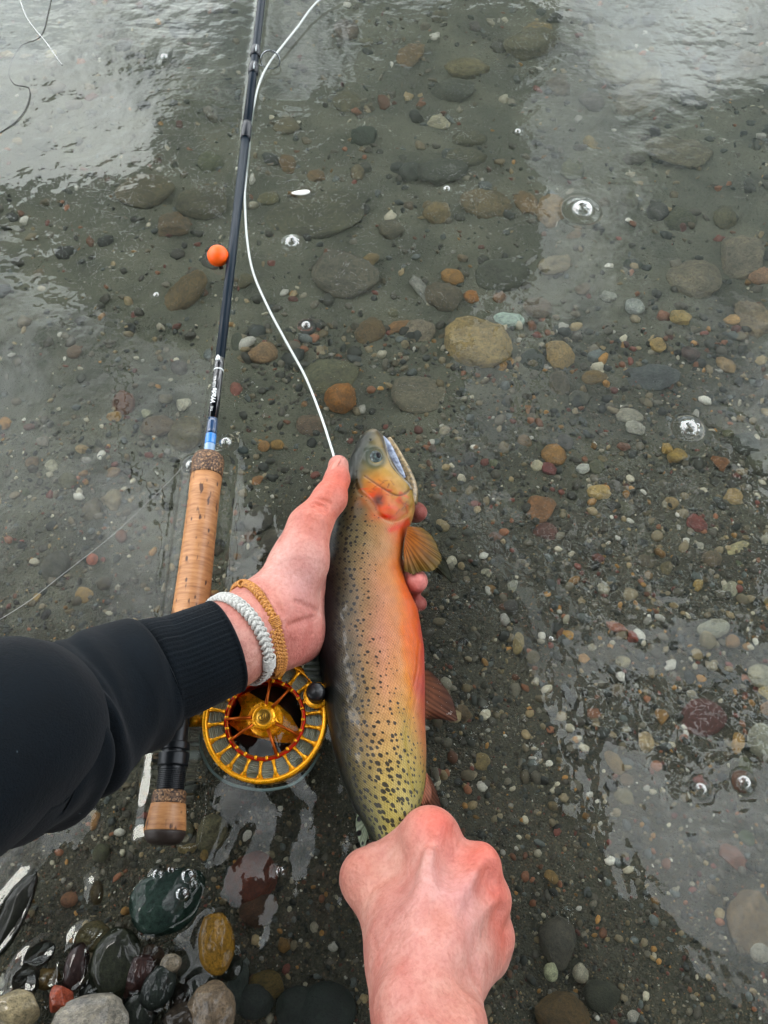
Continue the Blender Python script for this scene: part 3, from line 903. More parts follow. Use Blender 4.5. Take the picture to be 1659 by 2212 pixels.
# water climbing the rod, the fish and the hands
ab = (RB - RA)[:2]; q = np.c_[x, y] - RA[:2]
h = np.clip((q @ ab) / (ab @ ab), -3, 1.0)
d = np.linalg.norm(q - h[:, None] * ab, axis=1)
v_here = 1820 * np.clip(h, 0, 1)   # rough, only for the radius
yy = RA[1] + h * ab[1]
grip_lo, grip_hi = P(rod_uv(1500), 1500)[1], P(rod_uv(985), 985)[1]
isgrip = 1 / (1 + np.exp((yy - grip_hi) / 0.0015)) 
rr = 0.0035 + 0.0090 * isgrip
edge = np.abs(d - rr)
z += (0.0011 + 0.0006 * isgrip) * np.exp(-edge / (0.0035 + 0.003 * isgrip)) * (h < 1.0)
z -= 0.0006 * isgrip * np.exp(-((d - rr - 0.011) / 0.004) ** 2) * (h < 1.0)
for (u0, v0, rp, _l) in BUBBLES:
    c = P(u0, v0); s = pxm(u0, v0); d = np.hypot(x - c[0], y - c[1]); R = rp * s
    z += 0.16 * R * np.exp(-((d - R) / (0.45 * R)) ** 2) - 0.05 * R * np.exp(-((d - 1.75 * R) / (0.3 * R)) ** 2)
for h_ in SHORE:
    c = P(h_[0], h_[1]); s = pxm(h_[0], h_[1])
    a = radians(h_[7]); dx = x - c[0]; dy = -(y - c[1])
    e = np.sqrt(((dx * cos(a) + dy * sin(a)) / (h_[2] * s)) ** 2 + ((-dx * sin(a) + dy * cos(a)) / (h_[3] * s)) ** 2) - 1
    z += 0.0017 * np.exp(-np.abs(e * min(h_[2], h_[3]) * s) / 0.0035)
c = P(472, 556); d = np.hypot(x - c[0], y - c[1]); z += 0.0012 * np.exp(-np.abs(d - 0.008) / 0.003)
obj('water', npmesh('water', np.c_[x, y, z], grid_faces(len(wy), len(wx))), MAT_WATER, kind='structure')

# fine silt hanging in the water
mv = bpy.data.materials.new('suspended_silt'); mv.use_nodes = True
n_ = mv.node_tree; n_.nodes.remove(n_.nodes['Principled BSDF'])
pv = n_.nodes.new('ShaderNodeVolumePrincipled'); pv.inputs['Color'].default_value = (.84, .88, .80, 1); pv.inputs['Density'].default_value = 0.42
n_.links.new(pv.outputs[0], n_.nodes['Material Output'].inputs['Volume'])
lo = np.array([-6, -.9, -1.2]); hi = np.array([6, 12, -.004])
bv_ = np.array([[(lo, hi)[i][0], (lo, hi)[j][1], (lo, hi)[k][2]] for k in (0, 1) for j in (0, 1) for i in (0, 1)])
obj('haze', npmesh('haze', bv_, np.array([(0, 2, 3, 1), (4, 5, 7, 6), (0, 1, 5, 4), (2, 6, 7, 3), (0, 4, 6, 2), (1, 3, 7, 5)]), False), mv, kind='stuff', label='fine silt suspended in the stream water', cat='haze')

# ------------------------------------------------------------------ bubbles, float, petal
def m_bubble():
    m = M('bubble_film')
    m.nt.nodes.remove(m.b)
    tr = m.n('BsdfTransparent'); tr.inputs[0].default_value = (0.93, 0.95, 0.95, 1)
    gl = m.n('BsdfGlossy'); gl.inputs['Roughness'].default_value = 0.03; gl.inputs[0].default_value = (1, 1, 1, 1)
    lw = m.n('LayerWeight'); lw.inputs[0].default_value = 0.35
    n = m.noise(m.coord('Object'), 240, 2)
    f = m.math('ADD', m.math('MULTIPLY', lw.outputs['Facing'], 0.75), m.math('MULTIPLY', n, 0.16), True)
    mx = m.n('MixShader'); m.l(f, mx.inputs[0]); m.l(tr.outputs[0], mx.inputs[1]); m.l(gl.outputs[0], mx.inputs[2])
    m.l(mx.outputs[0], m.out.inputs[0]); return m.m
MAT_BUB = m_bubble()
for (u0, v0, rp, lab) in BUBBLES:
    c = P(u0, v0); R = rp * pxm(u0, v0)
    a = np.linspace(0.02, pi / 2 + 0.25, 10)
    V, F4 = lathe([(R * sin(t), R * 0.85 * cos(t)) for t in a], (0, 0, 0.0), (0, 0, 1), 24)
    if 'cluster' in lab or 'frothy' in lab:
        mb = MB(); mb.add(V, F4)
        for k in range(9):
            t = k / 9 * 6.28 + 0.3; rr2 = R * rng.uniform(.18, .34); dd = R * rng.uniform(.75, 1.05)
            V2, F2 = lathe([(rr2 * sin(t2), rr2 * cos(t2)) for t2 in a], (dd * cos(t), dd * sin(t), R * 0.12), (0, 0, 1), 12)
            mb.add(V2, F2)
        me = mb.mesh('bubble')
    else:
        me = npmesh('bubble', V, F4)
    zl = 0.0
    if 'dark green' in lab: zl = 0.006
    o = obj('bubble', me, MAT_BUB, label=lab, cat='bubble', group='bubbles on the water')
    o.location = (c[0], c[1], zl)

m = M('orange_float', lin(255, 96, 8), 0.45); m.b.inputs['Subsurface Weight'].default_value = 0.15
m.b.inputs['Subsurface Radius'].default_value = (0.004, 0.001, 0.0004)
MAT_ORANGE = m.m
m.b.inputs['Base Color'].default_value = lin(255, 96, 4); m.b.inputs['Subsurface Weight'].default_value = 0.0
mblack = M('black_plastic', (0.008, 0.009, 0.01, 1), 0.35).m
fl = thing('float_ball', P(472, 556, 0.0), 'bright orange strike indicator ball floating against the rod', 'float')
cb = P(471, 553, 0.006); R = 23.0 * pxm(472, 553, 0.006)
V, F4 = lathe([(R * sin(t), R * cos(t)) for t in np.linspace(0.001, pi - 0.001, 28)], cb, (0.15, -0.2, 1), 40)
obj('ball', npmesh('ball', V, F4), MAT_ORANGE, fl)
V, F4, F3 = tube([cb + np.array([0.002, -0.006, -0.006]), cb + np.array([0.003, -0.010, -0.009])], 0.0022, 14)
obj('stem_cap', MB().add(V, F4, F3).mesh('stem_cap'), mblack, fl)

mw = M('petal_white', (0.75, 0.76, 0.72, 1), 0.5).m
c = P(650, 418, 0.001); s = pxm(650, 418)
a = np.arange(24) / 24 * 6.283
outl = np.c_[20 * s * np.cos(a), 7.5 * s * np.sin(a) * (1 + 0.25 * np.cos(a))]
V, F4, F3 = extrude_poly(outl, 0, 0.0006); V[:, 2] += 6 * V[:, 0] ** 2 + 8 * V[:, 1] ** 2
o = obj('petal', MB().add(V, F4, F3).mesh('petal'), mw, label='white oval petal floating on the water near the rod', cat='petal')
o.location = (c[0], c[1], c[2] + 0.0006); o.rotation_euler = (0, 0, radians(7))

# ------------------------------------------------------------------ rod
AX = (RA - RB); AX /= np.linalg.norm(AX)           # butt to tip
def rod_at(v):
    """point on the rod's axis that shows at picture row v"""
    d = ray(rod_uv(v), v)
    # nearest point between the viewing ray and the axis
    w0 = CAMP - RB; a = d @ d; b = d @ AX; cc = 1.0; dd = d @ w0; e = AX @ w0
    t = (a * e - b * dd) / (a * cc - b * b)
    return RB + AX * t
def rod_r(v, rpx): return rpx * pxm(rod_uv(v), v, ROD_Z)
SIDE = np.cross(AX, np.array([0, 0, 1.0])); SIDE /= np.linalg.norm(SIDE)      # to the right of the rod
UPR = np.cross(SIDE, AX)
def turned(rows, sides=40):
    path = [rod_at(v) for v, _ in rows]; rad = [rod_r(v, r) for v, r in rows]
    return tube(path, rad, sides)
def rodpart(name, rows, mat_, parent, sides=40, **kw):
    V, F4, F3 = turned(rows, sides)
    return obj(name, MB().add(V, F4, F3).mesh(name), mat_, parent, **kw)

def m_cork():
    m = M('cork', rough=0.62)
    c = m.coord('Object', (60, 420, 60)); c2 = m.coord('Object', (1, 1, 1))
    n = m.noise(c, 1.0, 4, 0.6); big = m.noise(c2, 60, 3)
    col = m.ramp(n, [(0.25, lin(130, 82, 44)), (0.5, lin(172, 120, 72)), (0.75, lin(194, 144, 94))])
    col = m.mix(0.5, col, m.ramp(big, [(0.3, (0.7, 0.62, 0.5)), (0.7, (1.1, 1.08, 1.05))]), 'MULTIPLY')
    c3 = m.coord('Object', (260, 75, 260)); p = m.noise(c3, 1.0, 2, 0.5)
    pit = m.ramp(p, [(0.31, 1.0), (0.37, 0.0)])
    v = m.voro(m.coord('Object', (150, 70, 150)), 1.0)
    pit2 = m.ramp(v, [(0.10, 1.0), (0.17, 0.0)])
    pit = m.math('MAXIMUM', pit, pit2)
    col = m.mix(pit, col, lin(74, 42, 20))
    m.set('Base Color', col)
    m.set('Normal', m.bump(m.math('SUBTRACT', m.math('MULTIPLY', n, 0.25), pit), 0.5, 0.0007))
    m.b.inputs['Coat Weight'].default_value = 0.25; m.b.inputs['Coat Roughness'].default_value = 0.2
    return m.m
def m_speck():
    m = M('burl_cork', rough=0.6)
    c = m.coord('Object')
    v = m.voro(c, 900, out='Color'); s_ = m.n('SeparateColor'); m.l(v, s_.inputs[0])
    m.set('Base Color', m.ramp(s_.outputs[0], [(0.0, lin(36, 24, 18)), (0.45, lin(74, 52, 36)), (0.75, lin(120, 88, 60)), (1.0, lin(168, 132, 94))]))
    m.set('Normal', m.bump(m.voro(c, 900), 0.4, 0.0006)); return m.m
MAT_CORK = m_cork(); MAT_BURL = m_speck()
mblank = M('rod_blank', lin(9, 26, 38), 0.40); mblank.b.inputs['Coat Weight'].default_value = 0.08; mblank.b.inputs['Specular IOR Level'].default_value = 0.12; mblank = mblank.m
mgloss = M('rod_gloss_black', lin(8, 11, 16), 0.12, Coat_Weight=1.0).m
mwrap = M('thread_wrap', lin(10, 18, 26), 0.3, Coat_Weight=0.25, Coat_Roughness=0.08, Specular_IOR_Level=0.2).m
mblue = M('blue_thread', lin(30, 120, 196), 0.2, Coat_Weight=0.8).m
mdblue = M('dark_blue_thread', lin(14, 54, 92), 0.15, Coat_Weight=0.8).m
mpale = M('silver_thread', lin(128, 160, 190), 0.2, Coat_Weight=0.8).m
mwhite = M('white_print', (0.60, 0.64, 0.64, 1), 0.5).m
msteel = M('guide_steel', (0.25, 0.27, 0.28, 1), 0.25, Metallic=1.0).m
malu = M('black_anodised', (0.012, 0.015, 0.018, 1), 0.32, Metallic=0.4).m

rod = thing('fishing_rod', RB, 'dark blue fly fishing rod with cork grip lying in the water', 'fishing rod')
far_tip = RA + AX * 1.9
tipd = rod_r(0, 8.4)
path = [rod_at(905), rod_at(600), rod_at(302)]
V, F4, F3 = tube(path, [rod_r(905, 10.6), rod_r(600, 9.8), rod_r(302, 9.2)], 24)
obj('blank', MB().add(V, F4, F3).mesh('blank'), mblank, rod)
V, F4, F3 = tube([rod_at(304), rod_at(150), rod_at(0), RA + AX * 0.9, far_tip], [rod_r(304, 8.8), rod_r(150, 8.6), rod_r(0, 8.4), tipd * 0.7, tipd * 0.35], 24)
obj('tip_section', MB().add(V, F4, F3).mesh('tip_section'), mblank, rod)
rodpart('ferrule_wrap', [(302, 10.6), (298, 11.2), (272, 11.0), (266, 9.3)], mwrap, rod)
rodpart('decal_section', [(908, 10.75), (790, 10.4), (776, 10.3)], mgloss, rod)
rodpart('pin_stripe', [(803, 10.9), (800, 10.9)], mwhite, rod)
rodpart('dark_blue_winding', [(942, 11.7), (930, 11.6), (915, 11.0), (906, 10.75)], mdblue, rod)
rodpart('blue_winding', [(962, 11.8), (958, 11.9), (942, 11.8), (940, 11.7)], mblue, rod)
rodpart('silver_winding', [(986, 11.6), (980, 11.8), (962, 11.9), (961, 11.7)], mpale, rod)
grip = rodpart('cork_grip', [(1512, 30), (1505, 35), (1480, 38), (1440, 40.5), (1400, 41), (1350, 40), (1300, 38.5), (1240, 36.5), (1180, 35), (1120, 33.8), (1070, 33.2), (1030, 33.6)], MAT_CORK, rod, 56)
rodpart('burl_ring', [(1031, 33.9), (1026, 34.2), (1008, 34.8), (996, 34.2), (988, 31.5), (984, 27)], MAT_BURL, grip, 56)
seat = rodpart('reel_seat', [(1714, 27), (1712, 28), (1662, 28), (1654, 26)] + [(1650, 25), (1520, 24), (1508, 28)], malu, rod)
mb = MB()
for k in range(11):
    v0 = 1704 - k * 4.1
    V, F4, F3 = turned([(v0 + 1.9, 28), (v0 + 1, 29.4), (v0 - 1, 29.4), (v0 - 1.9, 28)], 40); mb.add(V, F4, F3)
obj('screw_thread', mb.mesh('screw_thread'), malu, seat)
def knurl(name, v0, v1, r, parent):
    n = 44; rows = np.linspace(v0, v1, 9)
    path = np.array([rod_at(v) for v in rows]); V, F4, F3 = tube(path, [rod_r(v, r) for v in rows], n * 2)
    nr = len(rows); ctr = np.repeat(path, n * 2, 0); Vr = V[:nr * n * 2]
    i = np.tile(np.arange(n * 2), nr); j = np.repeat(np.arange(nr), n * 2)
    Vr = ctr + (Vr - ctr) * (1 + 0.035 * (((i + j) % 2) - 0.5))[:, None]
    V[:nr * n * 2] = Vr
    obj(name, MB().add(V, F4, F3).mesh(name, False), malu, parent)
knurl('locking_nut', 1655, 1626, 32, seat)
knurl('locking_nut', 1620, 1604, 31, seat)
rodpart('burl_ring', [(1737, 36.6), (1733, 36.8), (1712, 35), (1708, 33)], MAT_BURL, rod)
rodpart('cork_butt', [(1796, 44), (1790, 44), (1765, 41), (1740, 37.5), (1736, 36.5)], MAT_CORK, rod, 56)
rodpart('butt_cap', [(1826, 6), (1825, 24), (1821, 34), (1812, 41), (1802, 43.8), (1795, 44.2)], M('dark_burl', lin(40, 30, 24), 0.55).m, rod, 56)

def rod_text(txt, v_start, height_px, name, shear=0.0, bold=0.0, parent=rod, off_side=0.0):
    cu = bpy.data.curves.new('txt', 'FONT'); cu.body = txt; cu.size = 1.0; cu.shear = shear; cu.offset = bold
    cu.resolution_u = 3
    to = bpy.data.objects.new('txt', cu); COL.objects.link(to)
    dg = bpy.context.evaluated_depsgraph_get(); ev = to.evaluated_get(dg); me = bpy.data.meshes.new_from_object(ev)
    bm = bmesh.new(); bm.from_mesh(me)
    bmesh.ops.triangulate(bm, faces=bm.faces)
    bmesh.ops.subdivide_edges(bm, edges=bm.edges, cuts=1)
    bmesh.ops.triangulate(bm, faces=bm.faces)
    V = np.array([q.co[:] for q in bm.verts]); Ff = np.array([[q.index for q in f.verts] for f in bm.faces]); bm.free()
    bpy.data.objects.remove(to); bpy.data.curves.remove(cu); bpy.data.meshes.remove(me)
    capk = height_px / 0.70 * pxm(rod_uv(v_start), v_start, ROD_Z)
    V = V * capk
    p0 = rod_at(v_start); r = rod_r(v_start, 10.75) + 0.0002
    ang = -(V[:, 1] - 0.35 * capk) / r + off_side      # text up = towards the left of the rod
    W = p0 + V[:, :1] * AX + r * (np.sin(ang)[:, None] * SIDE + np.cos(ang)[:, None] * UPR)
    obj(name, npmesh(name, W, Ff, False), mwhite, parent)
    return V[:, 0].max()
rod_text('THE', 894, 5.0, 'lettering', 0, 0.012, off_side=-0.25)
rod_text('Wade', 878, 11.5, 'lettering', 0.30, 0.035, off_side=-0.25)
rod_text('ROD CO.', 842, 5.0, 'lettering', 0, 0.012, off_side=-0.25)
# leaf-shaped maker's badge
a = np.arange(28) / 28 * 6.283
outl = np.c_[np.cos(a) * 7.6, np.sin(a) * (5.4 + 1.6 * np.cos(a) * -1)] * pxm(480, 778)
V, F4, F3 = extrude_poly(outl, 0, 0.0002)
r = rod_r(778, 10.4) + 0.0002; ang = V[:, 1] / r - 0.25
W = rod_at(779) + V[:, :1] * AX + (r + V[:, 2:3]) * (np.sin(ang)[:, None] * SIDE + np.cos(ang)[:, None] * UPR)
obj('badge', MB().add(W, F4, F3).mesh('badge', False), mwhite, rod)

# stripping guide
for v0, v1, nm in ((104, 124, 'guide_wrap'), (140, 162, 'guide_wrap')):
    rodpart(nm, [(v1, 9.3), (v1 - 3, 11.0), (v0 + 3, 11.0), (v0, 9.2)], mwrap, rod)
mb = MB()
for v0, v1 in ((106, 122), (142, 160)):
    V, F4, F3 = tube([rod_at(v) + UPR * (rod_r(v, 10.6)) + SIDE * rod_r(v, 3) for v in (v0, (v0 + v1) / 2, v1)], [0.0006, 0.0013, 0.0008], 8); mb.add(V, F4, F3)
gc = P(584, 131, 0.006); s = pxm(584, 131)
e1 = SIDE * 20 * s; e2 = np.array([0, 0.25, 0.75]); e2 = e2 / np.linalg.norm(e2) * 19 * s
a = np.arange(36) / 36 * 6.283
ring = np.array([gc + e1 * cos(t) + e2 * sin(t) for t in a])
V, F4, F3 = tube(ring, 1.7 * s, 8, True); mb.add(V, F4, F3)
for vv, t in ((124, 2.6), (142, 3.7)):
    V, F4, F3 = tube([rod_at(vv) + SIDE * rod_r(vv, 8) + UPR * 0.002, (rod_at(vv) + SIDE * rod_r(vv, 12) + gc + e1 * cos(t) + e2 * sin(t)) / 2, gc + e1 * cos(t) + e2 * sin(t)], 1.4 * s, 8); mb.add(V, F4, F3)
obj('line_guide', mb.mesh('line_guide'), msteel, rod)

# ------------------------------------------------------------------ reel
mgold = M('gold_anodised', lin(252, 174, 18), 0.27, Metallic=0.5)
n = mgold.noise(mgold.coord('Object'), 300, 3); mgold.set('Roughness', mgold.ramp(n, [(0.3, 0.2), (0.7, 0.34)])); mgold = mgold.m
mred = M('red_anodised', lin(214, 40, 8), 0.3, Metallic=0.55).m
mcop = M('amber_spoke', lin(176, 84, 12), 0.3, Metallic=0.7).m
mline = M('backing_line', lin(150, 156, 138), 0.5).m
mshade = M('reel_inner_shade', lin(14, 12, 10), 0.5).m
RC = P(572, 1552, 0.004); RZ = np.array([0.02, -0.03, 1.0]); RZ /= np.linalg.norm(RZ)
RXv = np.array([1.0, 0, 0]) - RZ * RZ[0]; RXv /= np.linalg.norm(RXv); RY = np.cross(RZ, RXv)
rs = 134 * pxm(572, 1552, 0.004)        # outer radius in metres
reel = thing('fly_reel', RC - RZ * 0.02, 'gold and red anodised fly reel full of grey line beside the trout', 'fishing reel')
def loc(V): V = np.asarray(V, float); return RC + V[:, :1] * RXv + V[:, 1:2] * RY + V[:, 2:3] * RZ
def reelpart(name, mb, mat_, parent=reel, smooth=True): 
    me = mb.mesh(name, smooth) if isinstance(mb, MB) else mb
    V = np.zeros(len(me.vertices) * 3, np.float32); me.vertices.foreach_get('co', V)
    me.vertices.foreach_set('co', loc(V.reshape(-1, 3)).astype(np.float32).ravel()); me.update()
    return obj(name, me, mat_, parent)
def ring_prof(r0, r1, z0, z1, b=0.0008):
    return [(r0, z0 + b), (r0, z1 - b), (r0 + b, z1), (r1 - b, z1), (r1, z1 - b), (r1, z0 + b), (r1 - b, z0), (r0 + b, z0), (r0, z0 + b)]
Z3 = (0, 0, 1)
rim = reelpart('rim', MB().add(*lathe(ring_prof(rs * .925, rs, -0.006, 0.0015), (0, 0, 0), Z3, 96)), mgold)
reelpart('frame_ring', MB().add(*lathe(ring_prof(rs * .93, rs * .985, -0.026, -0.0075), (0, 0, 0), Z3, 96)), mgold)
mb = MB(); mb.add(*lathe([(rs * .0, -0.0262), (rs * .98, -0.0262), (rs * .98, -0.0275), (0, -0.0275)], (0, 0, 0), Z3, 64))
reelpart('shade_disc', mb, mshade)  # near-black disc painted as the shade and dark water inside the reel
reelpart('arbor', MB().add(*lathe(ring_prof(rs * .60, rs * .655, -0.022, -0.0008), (0, 0, 0), Z3, 96)), mred)
reelpart('arbor_lip', MB().add(*lathe(ring_prof(rs * .595, rs * .615, -0.0008, 0.0004, 0.0002), (0, 0, 0), Z3, 96)), mcop)
# turns of line wound on the spool
mb = MB()
for k in range(9):
    r = rs * (.668 + .030 * k)
    a = np.arange(90) / 90 * 6.283
    V, F4, F3 = tube(np.c_[r * np.cos(a), r * np.sin(a), np.full(90, -0.0042) + 0.0004 * np.sin(a * 5 + k * 2)], rs * .0165, 8, True); mb.add(V, F4, F3)
mb.add(*lathe([(rs * .66, -0.0046), (rs * .925, -0.0046)], (0, 0, 0), Z3, 64))
reelpart('wound_line', mb, mline)
# bars between the windows of the spool face
NB = 22
for k in range(NB):
    t = k / NB * 6.283 + 0.12
    r0, r1, w0, w1 = rs * .66, rs * .935, rs * .022, rs * .055
    prof = [(r0, -w0 * 1.5), (r0 + .02 * rs, -w0), (rs * .85, -w0 * 1.0), (rs * .90, -w0 * 1.6), (r1, -w1 * 1.15), (r1, w1 * 1.15), (rs * .90, w0 * 1.6), (rs * .85, w0), (r0 + .02 * rs, w0), (r0, w0 * 1.5)]
    V, F4, F3 = extrude_poly(prof, -0.0022, 0.0006)
    V = np.c_[V[:, 0] * cos(t) - V[:, 1] * sin(t), V[:, 0] * sin(t) + V[:, 1] * cos(t), V[:, 2]]
    reelpart('face_bar', MB().add(V, F4, F3), mgold, rim, False)
for k in range(22):
    t = (k + 0.5) / 22 * 6.283 + 0.12
    V, F4, F3 = extrude_poly([(rs * .585, -.018 * rs), (rs * .645, -.018 * rs), (rs * .645, .018 * rs), (rs * .585, .018 * rs)], -0.0004, 0.0012)
    V = np.c_[V[:, 0] * cos(t) - V[:, 1] * sin(t), V[:, 0] * sin(t) + V[:, 1] * cos(t), V[:, 2]]
    reelpart('arbor_tab', MB().add(V, F4, F3), mgold, rim, False)
# six slim spokes from the hub
for ang in (85, 52, -25, -68, 213, 181):
    t = radians(ang)
    d = np.array([cos(t), sin(t), 0])
    V, F4, F3 = tube([d * rs * .20 + (0, 0, .0045), d * rs * .42 + (0, 0, .0018), d * rs * .62 + (0, 0, .0002)], [rs * .030, rs * .022, rs * .026], 8)
    reelpart('spoke', MB().add(V, F4, F3), mcop)
# slanting back bar of the frame
t = radians(-22)
poly = np.array([(-.60, .14), (-.46, .30), (-.20, .26), (.10, .30), (.34, .22), (.59, .05), (.59, -.16), (.30, -.26), (.05, -.30), (-.28, -.34), (-.54, -.28), (-.42, -.10), (-.45, .03)]) * rs
V, F4, F3 = extrude_poly(poly, -0.0075, -0.0050)
V = np.c_[V[:, 0] * cos(t) - V[:, 1] * sin(t), V[:, 0] * sin(t) + V[:, 1] * cos(t), V[:, 2]]
reelpart('frame_bar', MB().add(V, F4, F3), mgold, reel, False)
hub = reelpart('hub', MB().add(*lathe([(rs * .285, -0.008), (rs * .285, -0.002), (rs * .27, -0.0005), (rs * .20, 0.0), (rs * .195, 0.0045), (rs * .18, 0.006), (rs * .14, 0.0064), (rs * .0, 0.0064)], (0, 0, 0), Z3, 64)), mgold)
med = reelpart('medallion', MB().add(*lathe([(rs * .125, 0.0062), (rs * .125, 0.0070), (rs * .115, 0.0074), (rs * .108, 0.0071), (0, 0.0071)], (0, 0, 0), Z3, 48)), M('brass_medallion', lin(196, 150, 56), 0.3, Metallic=0.8).m, hub)
mb = MB()
for pl in ([(-.085, -.01), (-.05, -.055), (0, -.07)], [(-.085, -.01), (-.04, .02), (-.03, -.03)], [(-.01, .075), (-.02, 0), (.0, -.06)], [(.02, .08), (.015, 0), (.03, -.05)], [(.05, .07), (.045, .0), (.06, -.03)], [(.08, .04), (.075, .0), (.08, -.02)]):
    pp = spline(np.c_[np.array(pl) * rs, np.full(3, 0.0072)], 8); V, F4, F3 = tube(pp, rs * .006, 6); mb.add(V, F4, F3)
reelpart('fish_emblem', mb, M('emblem_groove', lin(90, 62, 16), 0.4, Metallic=0.7).m, med)
mb = MB()
for k in range(3):
    t = radians(100 + 120 * k); d = np.array([cos(t), sin(t), 0]); e = np.array([-sin(t), cos(t), 0])
    V, F4, F3 = tube([d * rs * .16 - e * rs * .05 + (0, 0, .0058), d * rs * .235 + (0, 0, .003), d * rs * .16 + e * rs * .05 + (0, 0, .0058)], rs * .028, 8); mb.add(V, F4, F3)
reelpart('hub_lug', mb, mgold, hub)
t = radians(24)
hb = np.array([cos(t) * rs * .90, sin(t) * rs * .90, 0.001])
V, F4 = lathe([(0.0062, 0), (0.0066, .002), (0.006, .005), (0.0062, .009), (0.0068, .013), (0.005, .0155), (0, .016)], hb, Z3, 24)
reelpart('handle_knob', MB().add(V, F4), mblack)
V, F4 = lathe([(0.0095, 0.0), (0.0095, .0015), (0.0085, .002), (0, .002)], hb + (0, 0, -0.0002), Z3, 24)
reelpart('handle_boss', MB().add(V, F4), mgold)
# foot that clamps the reel to the rod seat
fo = rod_at(1556)
V, F4, F3 = tube([RC - RXv * rs * .95 - RZ * .014, RC - RXv * rs * 1.12 - RZ * .012, fo + SIDE * rod_r(1556, 26) - UPR * .004], [0.006, 0.0042, 0.004], 12)
obj('reel_foot', MB().add(V, F4, F3).mesh('reel_foot'), mgold, reel)

# ------------------------------------------------------------------ fly line, leaders
mfly = M('fly_line_white', (0.56, 0.60, 0.58, 1), 0.45).m
LINE = [(800, -60, .010), (695, -4, .010), (640, 62, .008), (600, 112, .008), (583, 134, .007), (566, 165, .006), (553, 205, .004), (544, 260, -.001), (538, 330, -.002), (530, 400, .002), (529, 440, .004), (534, 520, .004), (548, 592, .003), (582, 670, .003), (622, 745, .003), (660, 815, .004), (692, 895, .012), (712, 955, .026), (721, 985, .032), (728, 1010, .024)]
pp = spline([P(*q) for q in LINE], 160)
V, F4, F3 = tube(pp, np.array([2.4 * pxm(600, 500)] * len(pp)) * np.linspace(1.15, 0.95, len(pp)), 10)
obj('fly_line', MB().add(V, F4, F3).mesh('fly_line'), mfly, label='white fly line running along the rod to the thumb tip', cat='fishing line')
mgl = M('fly_line_grey', lin(128, 150, 150), 0.5).m
pp = spline([P(*q) for q in [(432, 1590, -.012), (436, 1625, -.006), (455, 1662, -.003), (490, 1690, -.002), (535, 1703, -.002), (580, 1706, -.002), (630, 1695, -.003), (665, 1668, -.006), (690, 1630, -.012)]], 60)
V, F4, F3 = tube(pp, 3.4 * pxm(560, 1700), 10)
obj('line_loop', MB().add(V, F4, F3).mesh('line_loop'), mgl, label='grey loop of line hanging under the reel', cat='fishing line')
mleader = M('leader_clear', (0.42, 0.44, 0.42, 1), 0.3).m
mdark_strand = M('thin_dark_strand', (0.03, 0.034, 0.032, 1), 0.5).m
def leader(name, q, rpx, mat_, lab, onbed=False):
    pts_ = [bed_point(a, b, 0.004)[0] if onbed else P(a, b, 0.0008) for a, b in q]
    pp = spline(pts_, 60); V, F4, F3 = tube(pp, rpx * pxm(*q[len(q) // 2]), 6)
    obj(name, MB().add(V, F4, F3).mesh(name), mat_, label=lab, cat='fishing line')
leader('leader_line', [(30, -40), (45, 5), (58, 38), (78, 66), (100, 92), (118, 118), (134, 140)], 1.3, mleader, 'pale thin leader floating in the bright corner of water')
leader('thin_line', [(118, -40), (106, 20), (88, 78), (46, 100), (20, 150), (30, 182), (62, 190), (60, 225), (35, 262), (-20, 300)], 1.0, mdark_strand, 'dark thin curled line floating in the bright corner of water')  # thin dark curled line, built as its own strand
leader('thin_line', [(492, 948), (420, 985), (360, 1045), (250, 1150), (130, 1245), (60, 1300), (-20, 1350)], 0.6, mleader, 'hair thin clear tippet crossing beside the cork grip')

# ------------------------------------------------------------------ trout
FV = [930, 933, 938, 945, 960, 990, 1030, 1063, 1097, 1125, 1146, 1165, 1200, 1232, 1265, 1290, 1320, 1400, 1470, 1560, 1620, 1680, 1730, 1765, 1790, 1835, 1900]
FL = [803, 794, 787, 781, 771, 757, 743, 730, 717, 704, 697, 692, 687, 686, 685, 685, 684, 685, 696, 708, 719, 737, 757, 775, 790, 812, 822]
FR = [806, 815, 823, 829, 834, 842, 862, 890, 897, 890, 879, 872, 869, 869, 877, 889, 903, 916, 918, 918, 921, 920, 912, 897, 881, 853, 848]
FT = [.0015, .005, .0075, .010, .0135, .0175, .0205, .0225, .0240, .0245, .0245, .0240, .0250, .0260, .0268, .0272, .0275, .0275, .0268, .0250, .0232, .0208, .0180, .0158, .0142, .0115, .0100]
FZ = [.006, .006, .006, .006, .006, .006, .005, .004, .003, .002, .001, .001, .000, .000, .000, .000, .000, .000, .001, .003, .005, .007, .009, .011, .012, .014, .014]
NR, NC = 620, 220
t = np.linspace(0, 1, NR)
vv = 930 + (1900 - 930) * (t ** 1.12)
def sm(a, k=5):
    b = np.interp(vv, FV, a); ker = np.hanning(2 * k + 3)[1:-1]; ker /= ker.sum()
    e = np.r_[b[:1].repeat(k), b, b[-1:].repeat(k)]
    return np.convolve(e, ker, 'valid')
fl_, fr_, ft_, fz_ = sm(FL, 9), sm(FR, 7), sm(FT, 14), sm(FZ, 14)
fl_[:12] = np.interp(vv[:12], FV, FL); fr_[:12] = np.interp(vv[:12], FV, FR)
ctr = np.array([P((a + b) / 2, v, z) for a, b, v, z in zip(fl_, fr_, vv, fz_)])
hw = np.array([(b - a) / 2 * pxm((a + b) / 2, v, z) for a, b, v, z in zip(fl_, fr_, vv, fz_)])
th = np.arange(NC) / NC * 2 * pi
ct, st = np.cos(th), np.sin(th)
cx = np.sign(ct) * np.abs(ct) ** 0.92; cz = np.sign(st) * np.abs(st) ** 0.88
q_ = (cx + 1) / 2                                    # 0 back, 1 belly
FX = ctr[:, None, 0] + hw[:, None] * cx[None]
FY = np.repeat(ctr[:, 1][:, None], NC, 1)
